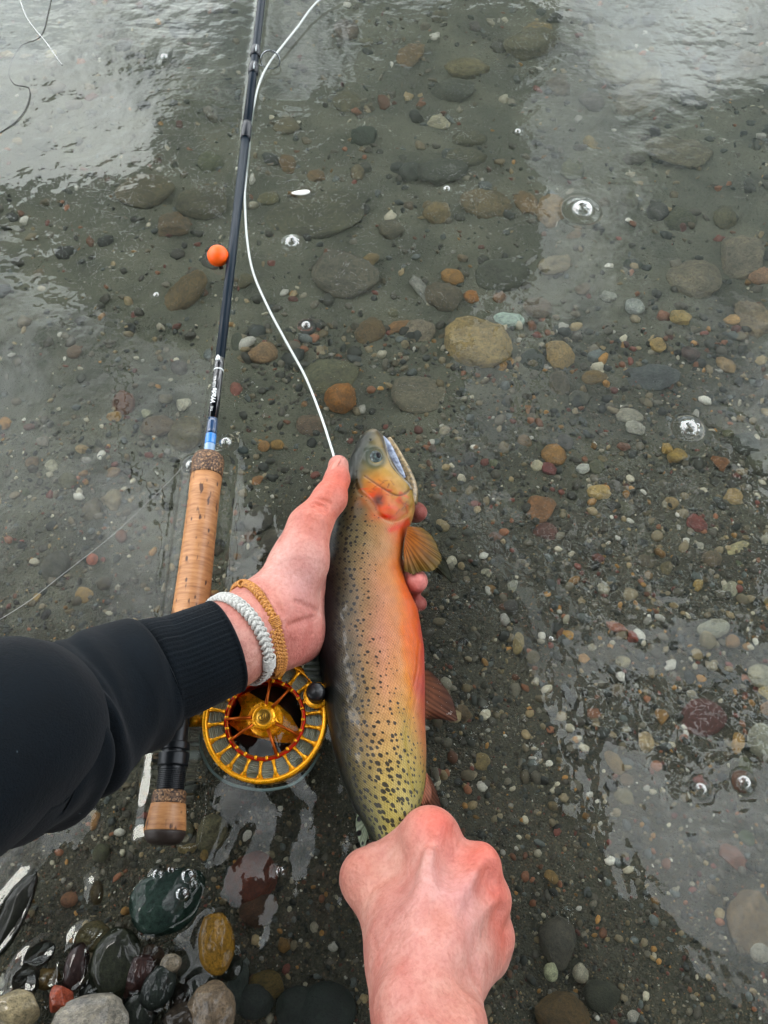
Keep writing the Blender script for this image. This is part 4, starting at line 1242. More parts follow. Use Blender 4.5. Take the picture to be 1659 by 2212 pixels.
FZZ = ctr[:, None, 2] + ft_[:, None] * cz[None] * np.where(cx < -0.55, 1 - 0.1 * (-cx - 0.55), 1)[None]
UU = fl_[:, None] + (fr_ - fl_)[:, None] * q_[None]   # picture column of each vertex (upper side)
VV = np.repeat(vv[:, None], NC, 1)
upper = (st > -0.15)[None].repeat(NR, 0)
# relief of the head: gill cover, cheek plates, jaw bone, eye socket, flank crease
def seg_dist(U, V_, poly):
    poly = np.asarray(poly, float); best = np.full(U.shape, 1e9)
    for a, b in zip(poly[:-1], poly[1:]):
        ab = b - a; h = np.clip(((U - a[0]) * ab[0] + (V_ - a[1]) * ab[1]) / (ab @ ab + 1e-9), 0, 1)
        best = np.minimum(best, np.hypot(U - a[0] - h * ab[0], V_ - a[1] - h * ab[1]))
    return best
def inside(U, V_, poly):
    poly = np.asarray(poly, float); r = np.zeros(U.shape, bool)
    for a, b in zip(poly, np.roll(poly, -1, 0)):
        c = ((a[1] > V_) != (b[1] > V_)) & (U < (b[0] - a[0]) * (V_ - a[1]) / (b[1] - a[1] + 1e-9) + a[0])
        r ^= c
    return r
OPER = spline([(772, 1076), (780, 1092), (796, 1106), (806, 1120), (816, 1136), (832, 1146), (853, 1147), (872, 1134), (886, 1116), (898, 1095), (902, 1070)], 40)
oper_poly = np.vstack([OPER, [(902, 1010), (840, 985), (790, 1000), (772, 1040)]])
PREO = spline([(790, 1058), (806, 1070), (826, 1084), (846, 1094), (862, 1096), (876, 1086), (884, 1072)], 30)
MAXI = spline([(812, 940), (824, 958), (832, 985), (842, 1006), (858, 1028), (876, 1046), (888, 1057)], 30)
dO = seg_dist(UU, VV, OPER); inO = inside(UU, VV, oper_poly); dP = seg_dist(UU, VV, PREO); dM = seg_dist(UU, VV, MAXI)
lift = np.zeros_like(UU)
lift += np.where(inO, 0.0016 * (1 - np.exp(-dO / 3)) * np.exp(-dO / 60) , -0.0007 * np.exp(-dO / 5))
lift -= 0.0007 * np.exp(-(dP / 2.4) ** 2)
for k in range(4):
    pl = spline([(893 - 5 * k, 1062 + 14 * k), (897 - 7 * k, 1096 + 6 * k), (878 - 8 * k, 1126 + 3 * k), (856 - 6 * k, 1144)], 20) + np.array([2, 2])
    lift -= 0.00045 * np.exp(-(seg_dist(UU, VV, pl) / 1.6) ** 2)
lift += 0.0016 * np.exp(-(dM / 5.0) ** 2) - 0.0014 * np.exp(-((seg_dist(UU, VV, MAXI + np.array([7, -3]))) / 3.0) ** 2)
eye_d = np.hypot((UU - 811) / 17.0, (VV - 1013) / 21.0)
lift += -0.0012 * np.exp(-(eye_d / 0.8) ** 4) + 0.0003 * np.exp(-((eye_d - 1.12) / 0.2) ** 2)
nost = np.hypot(UU - 800, VV - 972)
lift += 0.0006 * np.exp(-(nost / 5) ** 2) - 0.0016 * np.exp(-(np.hypot(UU - 801, VV - 971) / 2.2) ** 2)
# long belly folds on the flank behind the pelvic fin
for pl, am in (([(905, 1400), (898, 1470), (884, 1530), (872, 1600), (876, 1660), (890, 1720)], .0009), ([(911, 1420), (905, 1480), (893, 1540), (880, 1600)], .0006)):
    lift -= am * np.exp(-(seg_dist(UU, VV, spline(pl, 24)) / 3.0) ** 2)
lift *= upper
FZZ = FZZ + lift
wob = 0.00035 * nz(np.c_[FX.ravel(), FY.ravel(), FZZ.ravel()], 55, 71).reshape(FX.shape)
FZZ = FZZ + wob
FVv = np.stack([FX, FY, FZZ], -1).reshape(-1, 3)
mbf = MB(); mbf.add(FVv, grid_faces(NR, NC, True))
mbf.add(np.vstack([ctr[:1], ctr[-1:]]), None, None)
nb = NR * NC; c = np.arange(NC)
mbf.F3.append(np.vstack([np.stack([(c + 1) % NC, c, np.full(NC, nb)], -1), np.stack([(NR - 1) * NC + c, (NR - 1) * NC + (c + 1) % NC, np.full(NC, nb + 1)], -1)]))
# the skin's own colours: rows head to tail, stops back to belly
ROWS = [
 (930, [(0, 92, 88, 70), (.6, 128, 116, 92), (1, 150, 140, 120)]),
 (955, [(0, 30, 34, 27), (.4, 62, 63, 50), (.7, 122, 110, 78), (1, 148, 130, 92)]),
 (1000, [(0, 22, 27, 22), (.25, 46, 52, 42), (.45, 84, 90, 74), (.7, 160, 140, 92), (1, 168, 146, 98)]),
 (1040, [(0, 22, 27, 22), (.22, 54, 58, 43), (.42, 140, 126, 84), (.65, 196, 162, 96), (1, 178, 148, 90)]),
 (1070, [(0, 22, 27, 22), (.22, 62, 66, 46), (.38, 184, 138, 80), (.55, 214, 146, 82), (.75, 196, 156, 92), (1, 172, 146, 84)]),
 (1100, [(0, 34, 40, 33), (.22, 78, 82, 62), (.33, 150, 122, 84), (.42, 222, 122, 70), (.58, 210, 100, 70), (.74, 200, 140, 84), (1, 168, 140, 78)]),
 (1130, [(0, 34, 40, 33), (.25, 84, 84, 66), (.45, 152, 128, 94), (.6, 226, 112, 72), (.78, 222, 118, 72), (1, 180, 136, 80)]),
 (1160, [(0, 34, 38, 33), (.2, 66, 68, 54), (.45, 140, 126, 92), (.75, 190, 142, 96), (.9, 222, 122, 74), (1, 214, 104, 56)]),
 (1200, [(0, 20, 23, 21), (.18, 50, 52, 43), (.4, 122, 114, 84), (.62, 164, 138, 104), (.85, 192, 142, 96), (1, 206, 118, 58)]),
 (1300, [(0, 16, 19, 20), (.13, 34, 40, 43), (.27, 80, 77, 60), (.45, 152, 128, 98), (.65, 196, 146, 116), (.82, 208, 138, 84), (.9, 218, 112, 36), (1, 208, 104, 72)]),
 (1400, [(0, 14, 17, 18), (.12, 38, 44, 48), (.26, 86, 79, 62), (.42, 162, 132, 104), (.6, 204, 152, 128), (.76, 210, 146, 104), (.82, 222, 122, 46), (.92, 218, 112, 40), (.97, 204, 98, 80), (1, 192, 92, 86)]),
 (1500, [(0, 14, 17, 16), (.14, 38, 42, 40), (.27, 82, 75, 54), (.45, 168, 138, 100), (.6, 208, 158, 124), (.76, 208, 154, 98), (.85, 218, 142, 56), (.92, 204, 112, 86), (1, 182, 92, 86)]),
 (1600, [(0, 24, 27, 24), (.14, 66, 63, 45), (.28, 130, 112, 78), (.5, 198, 162, 116), (.66, 204, 168, 112), (.76, 172, 152, 86), (.9, 188, 148, 88), (1, 192, 122, 96)]),
 (1700, [(0, 28, 32, 26), (.18, 104, 96, 62), (.45, 188, 168, 106), (.7, 194, 178, 116), (.9, 164, 152, 86), (1, 152, 142, 86)]),
 (1800, [(0, 30, 34, 28), (.25, 118, 118, 74), (.6, 190, 180, 112), (.85, 176, 170, 114), (1, 154, 152, 112)]),
 (1900, [(0, 30, 34, 28), (.3, 110, 110, 72), (1, 150, 148, 108)]),
]
qs = np.linspace(0, 1, 64)
tab = np.array([[[np.interp(qq, [s_[0] for s_ in st_], [s_[1 + k] for s_ in st_]) for k in range(3)] for qq in qs] for _, st_ in ROWS])
rv = np.array([r[0] for r in ROWS])
ri = np.clip(np.searchsorted(rv, vv) - 1, 0, len(rv) - 2); rf = ((vv - rv[ri]) / (rv[ri + 1] - rv[ri]))[:, None, None]
rowtab = tab[ri] * (1 - rf) + tab[ri + 1] * rf
qw = np.clip(q_[None] + 0.018 * nz(np.c_[FX.ravel() * 1, FY.ravel(), FZZ.ravel()], 40, 81).reshape(FX.shape), 0, 1)
qi = np.clip((qw * 63).astype(int), 0, 62); qf = (qw * 63 - qi)[..., None]
rr_ = np.arange(NR)[:, None]
colr = rowtab[rr_, qi] * (1 - qf) + rowtab[rr_, qi + 1] * qf
def paint(mask, rgb): 
    global colr
    m_ = np.clip(mask, 0, 1)[..., None] * upper[..., None]
    colr = colr * (1 - m_) + np.array(rgb, float) * m_
mott = nz(np.c_[FX.ravel(), FY.ravel(), FZZ.ravel()], 120, 83).reshape(FX.shape)
paint(0.75 * np.exp(-(np.hypot((UU - 818) / 10, (VV - 1112) / 12)) ** 2), (70, 58, 62))
paint(0.5 * inO * (VV > 1085) * np.clip(mott, 0, 1), (220, 86, 60))
paint(0.7 * np.exp(-(dP / 1.8) ** 2), (104, 70, 46))
paint(0.75 * np.exp(-(dO / 2.2) ** 2) * (VV > 1085) * (UU < 890), (228, 180, 130))
paint(0.5 * np.exp(-(np.abs(dO - 5) / 2.2) ** 2) * ~inO * (UU < 850), (196, 176, 140))
paint(0.85 * np.exp(-(np.hypot((UU - 836) / 16, (VV - 1143) / 5)) ** 2), (222, 62, 40))
paint(0.9 * np.exp(-(seg_dist(UU, VV, [(842, 1168), (868, 1150), (882, 1136)]) / 5) ** 2), (222, 92, 62))
paint(0.85 * np.exp(-(dM / 4.4) ** 2), (72, 62, 44))
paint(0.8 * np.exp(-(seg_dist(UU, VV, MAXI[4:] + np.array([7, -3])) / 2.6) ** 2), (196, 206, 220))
paint(0.6 * np.exp(-((eye_d - 1.05) / 0.35) ** 2), (74, 84, 76))
paint(0.5 * np.exp(-(np.hypot((UU - 806) / 14, (VV - 940) / 7)) ** 2), (186, 172, 156))
for k in range(26):     # short dark scratches and veins on the gill cover
    u0, v0 = rng.uniform(795, 880), rng.uniform(1060, 1128); a_ = rng.uniform(0, 3.14); l_ = rng.uniform(5, 14)
    paint(0.45 * np.exp(-(seg_dist(UU, VV, [(u0, v0), (u0 + l_ * cos(a_), v0 + l_ * sin(a_))]) / 0.9) ** 2) * inO, (96, 58, 48))
paint(0.8 * np.exp(-(np.hypot(UU - 801, VV - 971) / 2.5) ** 2), (20, 22, 24))
C3 = np.array([[lin(i, i, i)[0]] for i in range(256)]).ravel()
lincol = C3[np.clip(colr, 0, 255).astype(int)]
lum = lincol.mean(-1, keepdims=True)
lincol = np.clip(lum + (lincol - lum) * 1.12, 0.004, 1) ** 1.14 * 0.66
# how large the black spots are, head to tail and back to belly
SP = [(930, [.0, .0, .0, .0]), (985, [.5, .35, .0, .0]), (1040, [.6, .4, .0, .0]), (1110, [.7, .45, .0, .0]), (1165, [.92, .88, .45, .0]), (1300, [.9, .80, .28, .0]), (1420, [.9, .76, .30, .0]), (1500, [.9, .80, .52, .05]), (1580, [.92, .88, .72, .3]), (1660, [.86, .90, .84, .6]), (1740, [.98, 1.05, 1.02, .9]), (1900, [1.05, 1.1, 1.1, 1.0])]
spt = np.array([[np.interp(k, [r[0] for r in SP], [r[1][j] for r in SP]) for j in range(4)] for k in vv])
spot = np.array([np.interp(q_, [0.05, 0.4, 0.68, 0.97], row) for row in spt])
spot = np.where(inO & (UU > 770) & (VV < 1150), 0, spot)
arc = np.cumsum(np.r_[0, np.linalg.norm(np.diff(ctr, axis=0), axis=1)])
girth = np.arctan2(np.abs(st), -ct) * 0.038            # metres from the back
FUV = np.stack([np.repeat(arc[:, None], NC, 1), np.repeat(girth[None], NR, 0) * (0.35 + 0.65 * hw / hw.max())[:, None], np.where(st > 0, 0, .5)[None].repeat(NR, 0)], -1)

def m_fish():
    m = M('trout_skin', rough=0.32)
    col = m.attr('Col'); fuv = m.attr('fuv', 'Vector'); spt_ = m.attr('spot', 'Fac')
    wn = m.noise(fuv, 420, 2, 0.5, 'Color')
    sub = m.n('VectorMath'); sub.operation = 'SUBTRACT'; m.l(wn, sub.inputs[0]); sub.inputs[1].default_value = (.5, .5, .5)
    scl = m.n('VectorMath'); scl.operation = 'SCALE'; scl.inputs['Scale'].default_value = 0.0016; m.l(sub.outputs[0], scl.inputs[0])
    add = m.n('VectorMath'); add.operation = 'ADD'; m.l(fuv, add.inputs[0]); m.l(scl.outputs[0], add.inputs[1])
    x = m.n('TexVoronoi'); x.voronoi_dimensions = '2D'; x.inputs['Scale'].default_value = 220; x.inputs['Randomness'].default_value = 0.78
    m.l(add.outputs[0], x.inputs['Vector'])
    sepc = m.n('SeparateColor'); m.l(x.outputs['Color'], sepc.inputs[0])
    rad = m.math('MULTIPLY', m.math('ADD', m.math('MULTIPLY', sepc.outputs[0], 0.24), 0.22), spt_)
    keep = m.math('GREATER_THAN', m.math('ADD', m.math('MULTIPLY', spt_, 1.0), 0.14), sepc.outputs[1])
    dark = m.math('MULTIPLY', m.math('MULTIPLY', m.math('SUBTRACT', rad, x.outputs['Distance']), 14.0, True), keep, True)
    # scales: staggered rows
    mp = m.n('Mapping'); mp.inputs['Scale'].default_value = (520, 700, 1); mp.inputs['Rotation'].default_value = (0, 0, 0.6)
    m.l(fuv, mp.inputs[0])
    sv = m.n('TexVoronoi'); sv.voronoi_dimensions = '2D'; sv.inputs['Scale'].default_value = 1.0; sv.inputs['Randomness'].default_value = 0.22
    m.l(mp.outputs[0], sv.inputs['Vector'])
    scm = m.attr('scale_amt', 'Fac')
    sh = m.ramp(sv.outputs['Distance'], [(0.05, (1.28, 1.24, 1.2)), (0.40, (1.0, 1.0, 1.0)), (0.62, (0.62, 0.58, 0.55))])
    col = m.mix(m.math('MULTIPLY', scm, 0.75), col, m.mix(1.0, col, sh, 'MULTIPLY'))
    big = m.noise(fuv, 160, 4, 0.6)
    col = m.mix(0.35, col, m.ramp(big, [(0.3, 0.6), (0.7, 1.3)]), 'MULTIPLY')
    col = m.mix(m.math('MULTIPLY', dark, 0.93), col, lin(16, 19, 20))
    m.set('Base Color', col)
    bh = m.math('MULTIPLY', m.math('SUBTRACT', 1.0, sv.outputs['Distance']), scm)
    m.set('Normal', m.bump(bh, 0.40, 0.0009))
    m.b.inputs['Coat Weight'].default_value = 0.12; m.b.inputs['Coat Roughness'].default_value = 0.12; m.b.inputs['Specular IOR Level'].default_value = 0.22
    m.b.inputs['Subsurface Weight'].default_value = 0.03; m.b.inputs['Subsurface Radius'].default_value = (.003, .0012, .0006)
    return m.m
MAT_FISH = m_fish()
me = mbf.mesh('body')
def vcat(a, e): return np.concatenate([a.reshape(nb, -1), e])
set_col(me, 'Col', vcat(lincol, np.array([lincol[0, 0], lincol[-1, 0]])))
set_vec(me, 'fuv', vcat(FUV, np.zeros((2, 3))))
def set_f(me_, name, a):
    at = me_.attributes.new(name, 'FLOAT', 'POINT'); at.data.foreach_set('value', np.ascontiguousarray(a, dtype=np.float32).ravel())
set_f(me, 'spot', np.r_[spot.ravel(), 0, 0])
scal = np.clip((VV - 1120) / 60, 0, 1) * np.where(inO, 0, 1) * (0.75 + 0.25 * np.cos((q_[None] - .6) * 4))
set_f(me, 'scale_amt', np.r_[scal.ravel(), 0, 0])
trout = thing('trout', P(800, 1400, -0.03), 'spotted rainbow trout with orange belly held on its side at the surface', 'fish')
body = obj('body', me, MAT_FISH, trout)

# fins ------------------------------------------------------------
def m_fin(name, c0, c1, spots=False, alpha=0.25):
    m = M(name, rough=0.3)
    f = m.attr('fuv', 'Vector'); s_ = m.n('SeparateXYZ'); m.l(f, s_.inputs[0])
    rays = m.n('TexWave'); rays.wave_type = 'BANDS'; rays.inputs['Scale'].default_value = 3.2; rays.inputs['Distortion'].default_value = 0.6
    cmb = m.n('CombineXYZ'); m.l(s_.outputs[0], cmb.inputs[0]); m.l(rays.outputs['Fac'], cmb.inputs[2])
    cb2 = m.n('CombineXYZ'); m.l(s_.outputs[0], cb2.inputs[0]); m.l(cb2.outputs[0], rays.inputs['Vector'])
    col = m.ramp(s_.outputs[1], [(0.0, c0), (1.0, c1)])
    col = m.mix(0.55, col, m.ramp(rays.outputs['Fac'], [(0.15, (0.5, 0.48, 0.44)), (0.6, (1.1, 1.1, 1.05)), (0.95, (1.25, 1.2, 1.1))]), 'MULTIPLY')
    col = m.mix(0.4, col, m.ramp(m.noise(f, 5, 3), [(0.3, 0.5), (0.7, 1.3)]), 'MULTIPLY')
    if spots:
        x = m.n('TexVoronoi'); x.inputs['Scale'].default_value = 170; x.inputs['Randomness'].default_value = .6
        m.l(m.n('TexCoord').outputs['Object'], x.inputs['Vector'])
        col = m.mix(m.ramp(x.outputs['Distance'], [(0.27, 1.0), (0.36, 0.0)]), col, lin(16, 19, 20))
    m.set('Base Color', col)
    m.set('Normal', m.bump(rays.outputs['Fac'], 0.3, 0.0006))
    m.b.inputs['Coat Weight'].default_value = 0.08; m.b.inputs['Coat Roughness'].default_value = 0.1; m.b.inputs['Specular IOR Level'].default_value = 0.12; m.b.inputs['Roughness'].default_value = 0.5
    m.b.inputs['Subsurface Weight'].default_value = 0.05; m.b.inputs['Subsurface Radius'].default_value = (.002, .001, .0005)
    return m.m
def fin(name, base, edge, mat_, z_base, z_edge, thick=0.0007, nr=26, nc=90, rough_edge=3.0, seed=0, curl=0.0, label=None):
    """base and edge: picture polylines, joined by fin rays"""
    B = spline(base, nc); E = spline(edge, nc)
    zb_ = np.interp(np.linspace(0, 1, nc), np.linspace(0, 1, len(z_base)), z_base); ze_ = np.interp(np.linspace(0, 1, nc), np.linspace(0, 1, len(z_edge)), z_edge)
    r2 = np.random.default_rng(seed)
    jag = rough_edge * np.abs(np.sin(np.arange(nc) * 0.9 + r2.random() * 6)) * r2.uniform(.2, 1, nc)
    dirv = (E - B) / (np.linalg.norm(E - B, axis=1)[:, None] + 1e-9)
    E = E - dirv * jag[:, None]
    top = np.zeros((nr, nc, 3)); fu = np.zeros((nr, nc, 3))
    for i, w in enumerate(np.linspace(0, 1, nr)):
        for j in range(nc):
            uv = B[j] * (1 - w) + E[j] * w
            zz = zb_[j] * (1 - w) + ze_[j] * w + curl * sin(w * pi) + 0.00035 * sin(j * 0.75) * w + 0.0006 * sin(j * .21 + seed) * w
            top[i, j] = P(uv[0], uv[1], zz); fu[i, j] = (j / nc, w, 0)
    th_ = thick * np.linspace(1.6, 0.5, nr)[:, None]
    bot = top.copy(); bot[..., 2] -= th_
    n = nr * nc; Fg = grid_faces(nr, nc)
    # close the rim
    rim_ = np.r_[np.arange(nc), np.arange(1, nr) * nc + nc - 1, (nr - 1) * nc + np.arange(nc - 2, -1, -1), np.arange(nr - 2, 0, -1) * nc]
    rn = np.roll(rim_, -1)
    Fr = np.stack([rim_, rn, rn + n, rim_ + n], -1)
    me_ = npmesh(name, np.vstack([top.reshape(-1, 3), bot.reshape(-1, 3)]), np.vstack([Fg, Fg[:, ::-1] + n, Fr]))
    set_vec(me_, 'fuv', np.vstack([fu.reshape(-1, 3)] * 2))
    return obj(name, me_, mat_, trout, label=label)
MF_P = m_fin('pectoral_fin_skin', lin(138, 72, 12), lin(82, 68, 26)); MF_V = m_fin('belly_fin_skin', lin(140, 84, 60), lin(84, 56, 50))
MF_D = m_fin('spotted_fin_skin', lin(36, 42, 36), lin(58, 64, 56), True)
MF_A = m_fin('adipose_fin_skin', lin(92, 104, 86), lin(112, 124, 106), True)
fin('pectoral_fin', [(880, 1137), (878, 1150), (874, 1166), (872, 1184)], [(912, 1138), (936, 1160), (950, 1190), (955, 1213), (936, 1234), (912, 1236), (892, 1242), (872, 1234)], MF_P, [.014, .012], [.004, .003, .008, .012], rough_edge=5, seed=3, curl=.003, label='ochre pectoral fin with pale rays')
fin('pectoral_fin', [(885, 1160), (882, 1180)], [(940, 1180), (965, 1218), (977, 1262), (960, 1250), (925, 1230)], m_fin('under_pectoral_skin', lin(70, 66, 44), lin(52, 54, 44)), [-.008, -.008], [-.012, -.012], seed=5, rough_edge=2)
fin('pelvic_fin', [(915, 1450), (917, 1480), (918, 1520), (917, 1552)], [(925, 1448), (952, 1476), (976, 1512), (986, 1548), (984, 1560), (950, 1556), (925, 1556)], MF_V, [-.004, -.004], [-.012, -.014], seed=7, rough_edge=1.5)
fin('anal_fin', [(921, 1668), (918, 1700), (910, 1735)], [(930, 1680), (944, 1712), (952, 1746), (930, 1750), (915, 1745)], MF_V, [.002, .004], [-.006, -.004], seed=8, rough_edge=2)
fin('dorsal_fin', [(702, 1400), (704, 1440), (712, 1490), (722, 1540)], [(698, 1396), (672, 1418), (656, 1440), (660, 1458), (678, 1480), (694, 1510), (712, 1540)], MF_D, [.004, .0], [.012, .004], seed=9, rough_edge=2)
fin('adipose_fin', [(780, 1752), (788, 1780), (796, 1805)], [(780, 1746), (770, 1764), (769, 1790), (776, 1818), (784, 1832), (797, 1814)], MF_A, [.015, .015], [.013, .014], thick=.003, seed=10, rough_edge=0, nc=60)
fin('tail_fin', [(822, 1890), (834, 1892), (848, 1890)], [(770, 1990), (800, 2010), (835, 2000), (870, 2014), (905, 1996)], MF_D, [.014, .014], [.010, .010], seed=12)

# eye
def cast_body(u, v):
    k = int(np.argmin(np.abs(vv - v))); uu = UU[k]; ok_ = np.where(upper[k])[0]; j = ok_[int(np.argmin(np.abs(uu[ok_] - u)))]
    return np.array([FX[k, j], FY[k, j], FZZ[k, j]])
ep = cast_body(811, 1013); es = pxm(811, 1013, ep[2])
def dome(c, rx, ry, h, n=18, sides=40):
    V, F4 = lathe([(sin(t), cos(t)) for t in np.linspace(0.01, pi / 2, n)], (0, 0, 0), (0, 0, 1), sides)
    V = V * np.array([rx, ry, h]); return V + c, F4
m = M('trout_eye', rough=0.3, Coat_Weight=0.08, Specular_IOR_Level=0.25)
n = m.noise(m.coord('Object'), 500, 3)
m.set('Base Color', m.ramp(n, [(0.35, lin(20, 28, 28)), (0.52, lin(50, 64, 64)), (0.7, lin(84, 100, 96))]))
V, F4 = dome(ep - np.array([0, 0, 0.0016]), 15.5 * es, 20 * es, 0.0036)
eye = obj('eye', npmesh('eye', V, F4), m.m, trout)
V, F4 = dome(ep + np.array([5 * es, 4 * es, 0.0005]), 7.4 * es, 9.6 * es, 0.0018)
obj('pupil', npmesh('pupil', V, F4), M('trout_pupil', (0.003, 0.003, 0.004, 1), 0.2, Specular_IOR_Level=0.25).m, eye)
mbk = MB()
a = np.arange(40) / 40 * 6.283
V, F4, F3 = tube(np.array([ep + np.array([5 * es + 7.6 * es * cos(t), 4 * es + 9.8 * es * sin(t), 0.0009]) for t in a]), 0.6 * es, 6, True)
obj('iris_ring', MB().add(V, F4, F3).mesh('iris_ring'), M('iris_silver', lin(92, 100, 88), 0.3, Metallic=0.2).m, eye)

# jaws and pale mouth
def ribbon3(name, path, rx, mat_, flat=0.5, parent=trout, sides=14):
    """swept oval strip: path = (u, v, z, half width px)"""
    pq = np.array(path, float); q = spline(pq, 40)
    pts_ = np.array([P(a[0], a[1], a[2]) for a in q]); w = np.array([a[3] * pxm(a[0], a[1], a[2]) for a in q])
    V, F4, F3 = tube(pts_, w, sides, up=(0, 0, 1))
    zc = np.repeat(pts_[:, 2], sides); V[:len(zc), 2] = zc + (V[:len(zc), 2] - zc) * flat
    return obj(name, MB().add(V, F4, F3).mesh(name), mat_, parent)
mjaw = M('jaw_skin', rough=0.35, Coat_Weight=0.6); n = mjaw.noise(mjaw.coord('Object'), 260, 4, .6)
mjaw.set('Base Color', mjaw.ramp(n, [(0.35, lin(62, 52, 32)), (0.5, lin(128, 106, 66)), (0.7, lin(172, 146, 104))]))
mmouth = M('mouth_lining', rough=0.25, Coat_Weight=0.6); n = mmouth.noise(mmouth.coord('Object'), 200, 3)
mmouth.set('Base Color', mmouth.ramp(n, [(0.35, lin(84, 92, 116)), (0.65, lin(160, 172, 192))]))
jaw = ribbon3('lower_jaw', [(840, 946, .002, 5), (852, 968, .001, 8), (866, 996, .000, 10), (879, 1024, -.001, 12), (890, 1056, -.002, 13), (892, 1090, -.003, 10)], 0, mjaw.m, 0.8)
ribbon3('mouth_lining', [(826, 944, .008, 5), (836, 958, .008, 7), (846, 978, .0085, 8), (856, 1000, .009, 8), (866, 1018, .0095, 6), (874, 1032, .0095, 3)], 0, mmouth.m, 0.35, jaw)
mmax = M('jaw_bone', rough=0.3, Coat_Weight=0.7); n = mmax.noise(mmax.coord('Object'), 220, 3)
mmax.set('Base Color', mmax.ramp(n, [(0.35, lin(52, 46, 34)), (0.65, lin(112, 98, 66))]))
ribbon3('upper_jaw', [(814, 940, .014, 5), (826, 956, .016, 5.5), (834, 982, .0185, 5.5), (844, 1006, .0195, 5.5), (860, 1028, .0190, 6), (878, 1046, .0165, 6), (889, 1057, .0135, 3)], 0, mmax.m, 0.5)

# ------------------------------------------------------------------ person: hands, arms, clothes
def C(u, v, z, rpx):
    return (P(u, v, z), rpx * pxm(u, v, z))
LH = SDF()
# forearm and wrist
LH.chain([C(230, 1520, .088, 82), C(400, 1440, .064, 84), C(490, 1394, .052, 88), C(560, 1356, .042, 84)], .012)
# heel of the hand and palm
LH.cone(*[q for p in zip(C(560, 1352, .040, 80), C(640, 1362, .016, 60)) for q in p], k=.016)
LH.p[-1] = ('c', np.float32(C(560, 1352, .040, 80)[0]), np.float32(C(640, 1362, .016, 60)[0]), C(560, 1352, .040, 80)[1], C(640, 1362, .016, 60)[1], .016)
def cone(S, a, b, k=.008):
    A = C(*a); B = C(*b); S.cone(A[0], B[0], A[1], B[1], k)
cone(LH, (600, 1392, .028, 54), (648, 1384, .006, 44), .014)
cone(LH, (590, 1310, .040, 66), (648, 1212, .040, 57), .016)      # ball of the thumb
cone(LH, (612, 1330, .024, 60), (668, 1240, .008, 46), .016)
for (a, b) in (((610, 1330, .015, 52), (712, 1172, -.016, 34)), ((615, 1345, .012, 52), (728, 1235, -.024, 34)), ((620, 1360, .008, 50), (730, 1292, -.028, 32)), ((620, 1372, .004, 46), (715, 1348, -.026, 30))):
    cone(LH, a, b, .014)
# thumb
cone(LH, (648, 1210, .042, 55), (668, 1138, .045, 43), .012)
cone(LH, (668, 1138, .045, 43), (713, 1076, .040, 35), .008)
cone(LH, (713, 1076, .040, 34), (728, 1036, .036, 25.5), .006)
cone(LH, (728, 1036, .036, 26), (731, 1005, .032, 22), .005)
# fingers going under the fish and showing again at its belly
def finger(S, pts_, k=.006):
    for a, b in zip(pts_[:-1], pts_[1:]): cone(S, a, b, k)
finger(LH, [(712, 1172, -.016, 33), (800, 1138, -.042, 28), (868, 1120, -.038, 25), (898, 1112, -.018, 20), (905, 1111, -.012, 17)])
finger(LH, [(728, 1235, -.024, 33), (815, 1240, -.045, 29), (874, 1248, -.028, 27), (896, 1256, -.006, 24), (900, 1257, .000, 22)])
finger(LH, [(730, 1292, -.028, 31), (825, 1300, -.045, 27), (884, 1306, -.026, 23), (905, 1307, -.012, 17)])
finger(LH, [(715, 1348, -.026, 29), (800, 1356, -.046, 23), (860, 1358, -.042, 19), (885, 1358, -.036, 16)])
# creases: thumb joint, wrist lines, thenar fold
for (a, b, r, dpt) in (((680, 1086), (708, 1096), .0016, .0022), ((674, 1094), (702, 1104), .0016, .0018), ((688, 1076), (710, 1086), .0016, .0014),
                  ((560, 1272), (598, 1345), .0018, .0018), ((598, 1345), (612, 1400), .0018, .0016), ((575, 1262), (610, 1330), .0016, .0012),
                  ((640, 1300), (690, 1322), .0022, .0020), ((625, 1352), (690, 1330), .0018, .0016)):
    A = march(LH, *a); B = march(LH, *b); mid = march(LH, (a[0] + b[0]) / 2, (a[1] + b[1]) / 2)
    for s_, e_ in ((A, mid), (mid, B)):
        n1, n2 = sdf_normal(LH, s_), sdf_normal(LH, e_)
        LH.cut(s_ + n1 * (r - dpt), e_ + n2 * (r - dpt), r, r, .0016)

RH = SDF()
RH.chain([C(965, 2560, .190, 114), C(938, 2330, .140, 110), C(926, 2215, .116, 104), C(918, 2140, .100, 100)], .012)
cone(RH, (918, 2140, .098, 98), (912, 2050, .086, 94), .02)
for (a, b) in (((895, 2070, .084, 74), (930, 1812, .066, 50)), ((930, 2070, .090, 74), (1030, 1872, .070, 45)), ((955, 2070, .086, 70), (1056, 1945, .058, 41)), ((975, 2085, .078, 66), (1062, 2022, .042, 42))):
    cone(RH, a, b, .016)
cone(RH, (985, 2095, .076, 64), (1050, 2068, .034, 48), .012)
cone(RH, (880, 2060, .078, 72), (797, 1900, .048, 50), .018)          # thumb metacarpal
cone(RH, (797, 1898, .048, 48), (858, 1868, .052, 46), .014)          # web of the thumb
cone(RH, (797, 1894, .046, 44), (812, 1856, .022, 28), .010)
cone(RH, (812, 1856, .022, 28), (846, 1868, -.012, 24), .008)
cone(RH, (846, 1868, -.012, 24), (890, 1890, -.018, 20), .006)
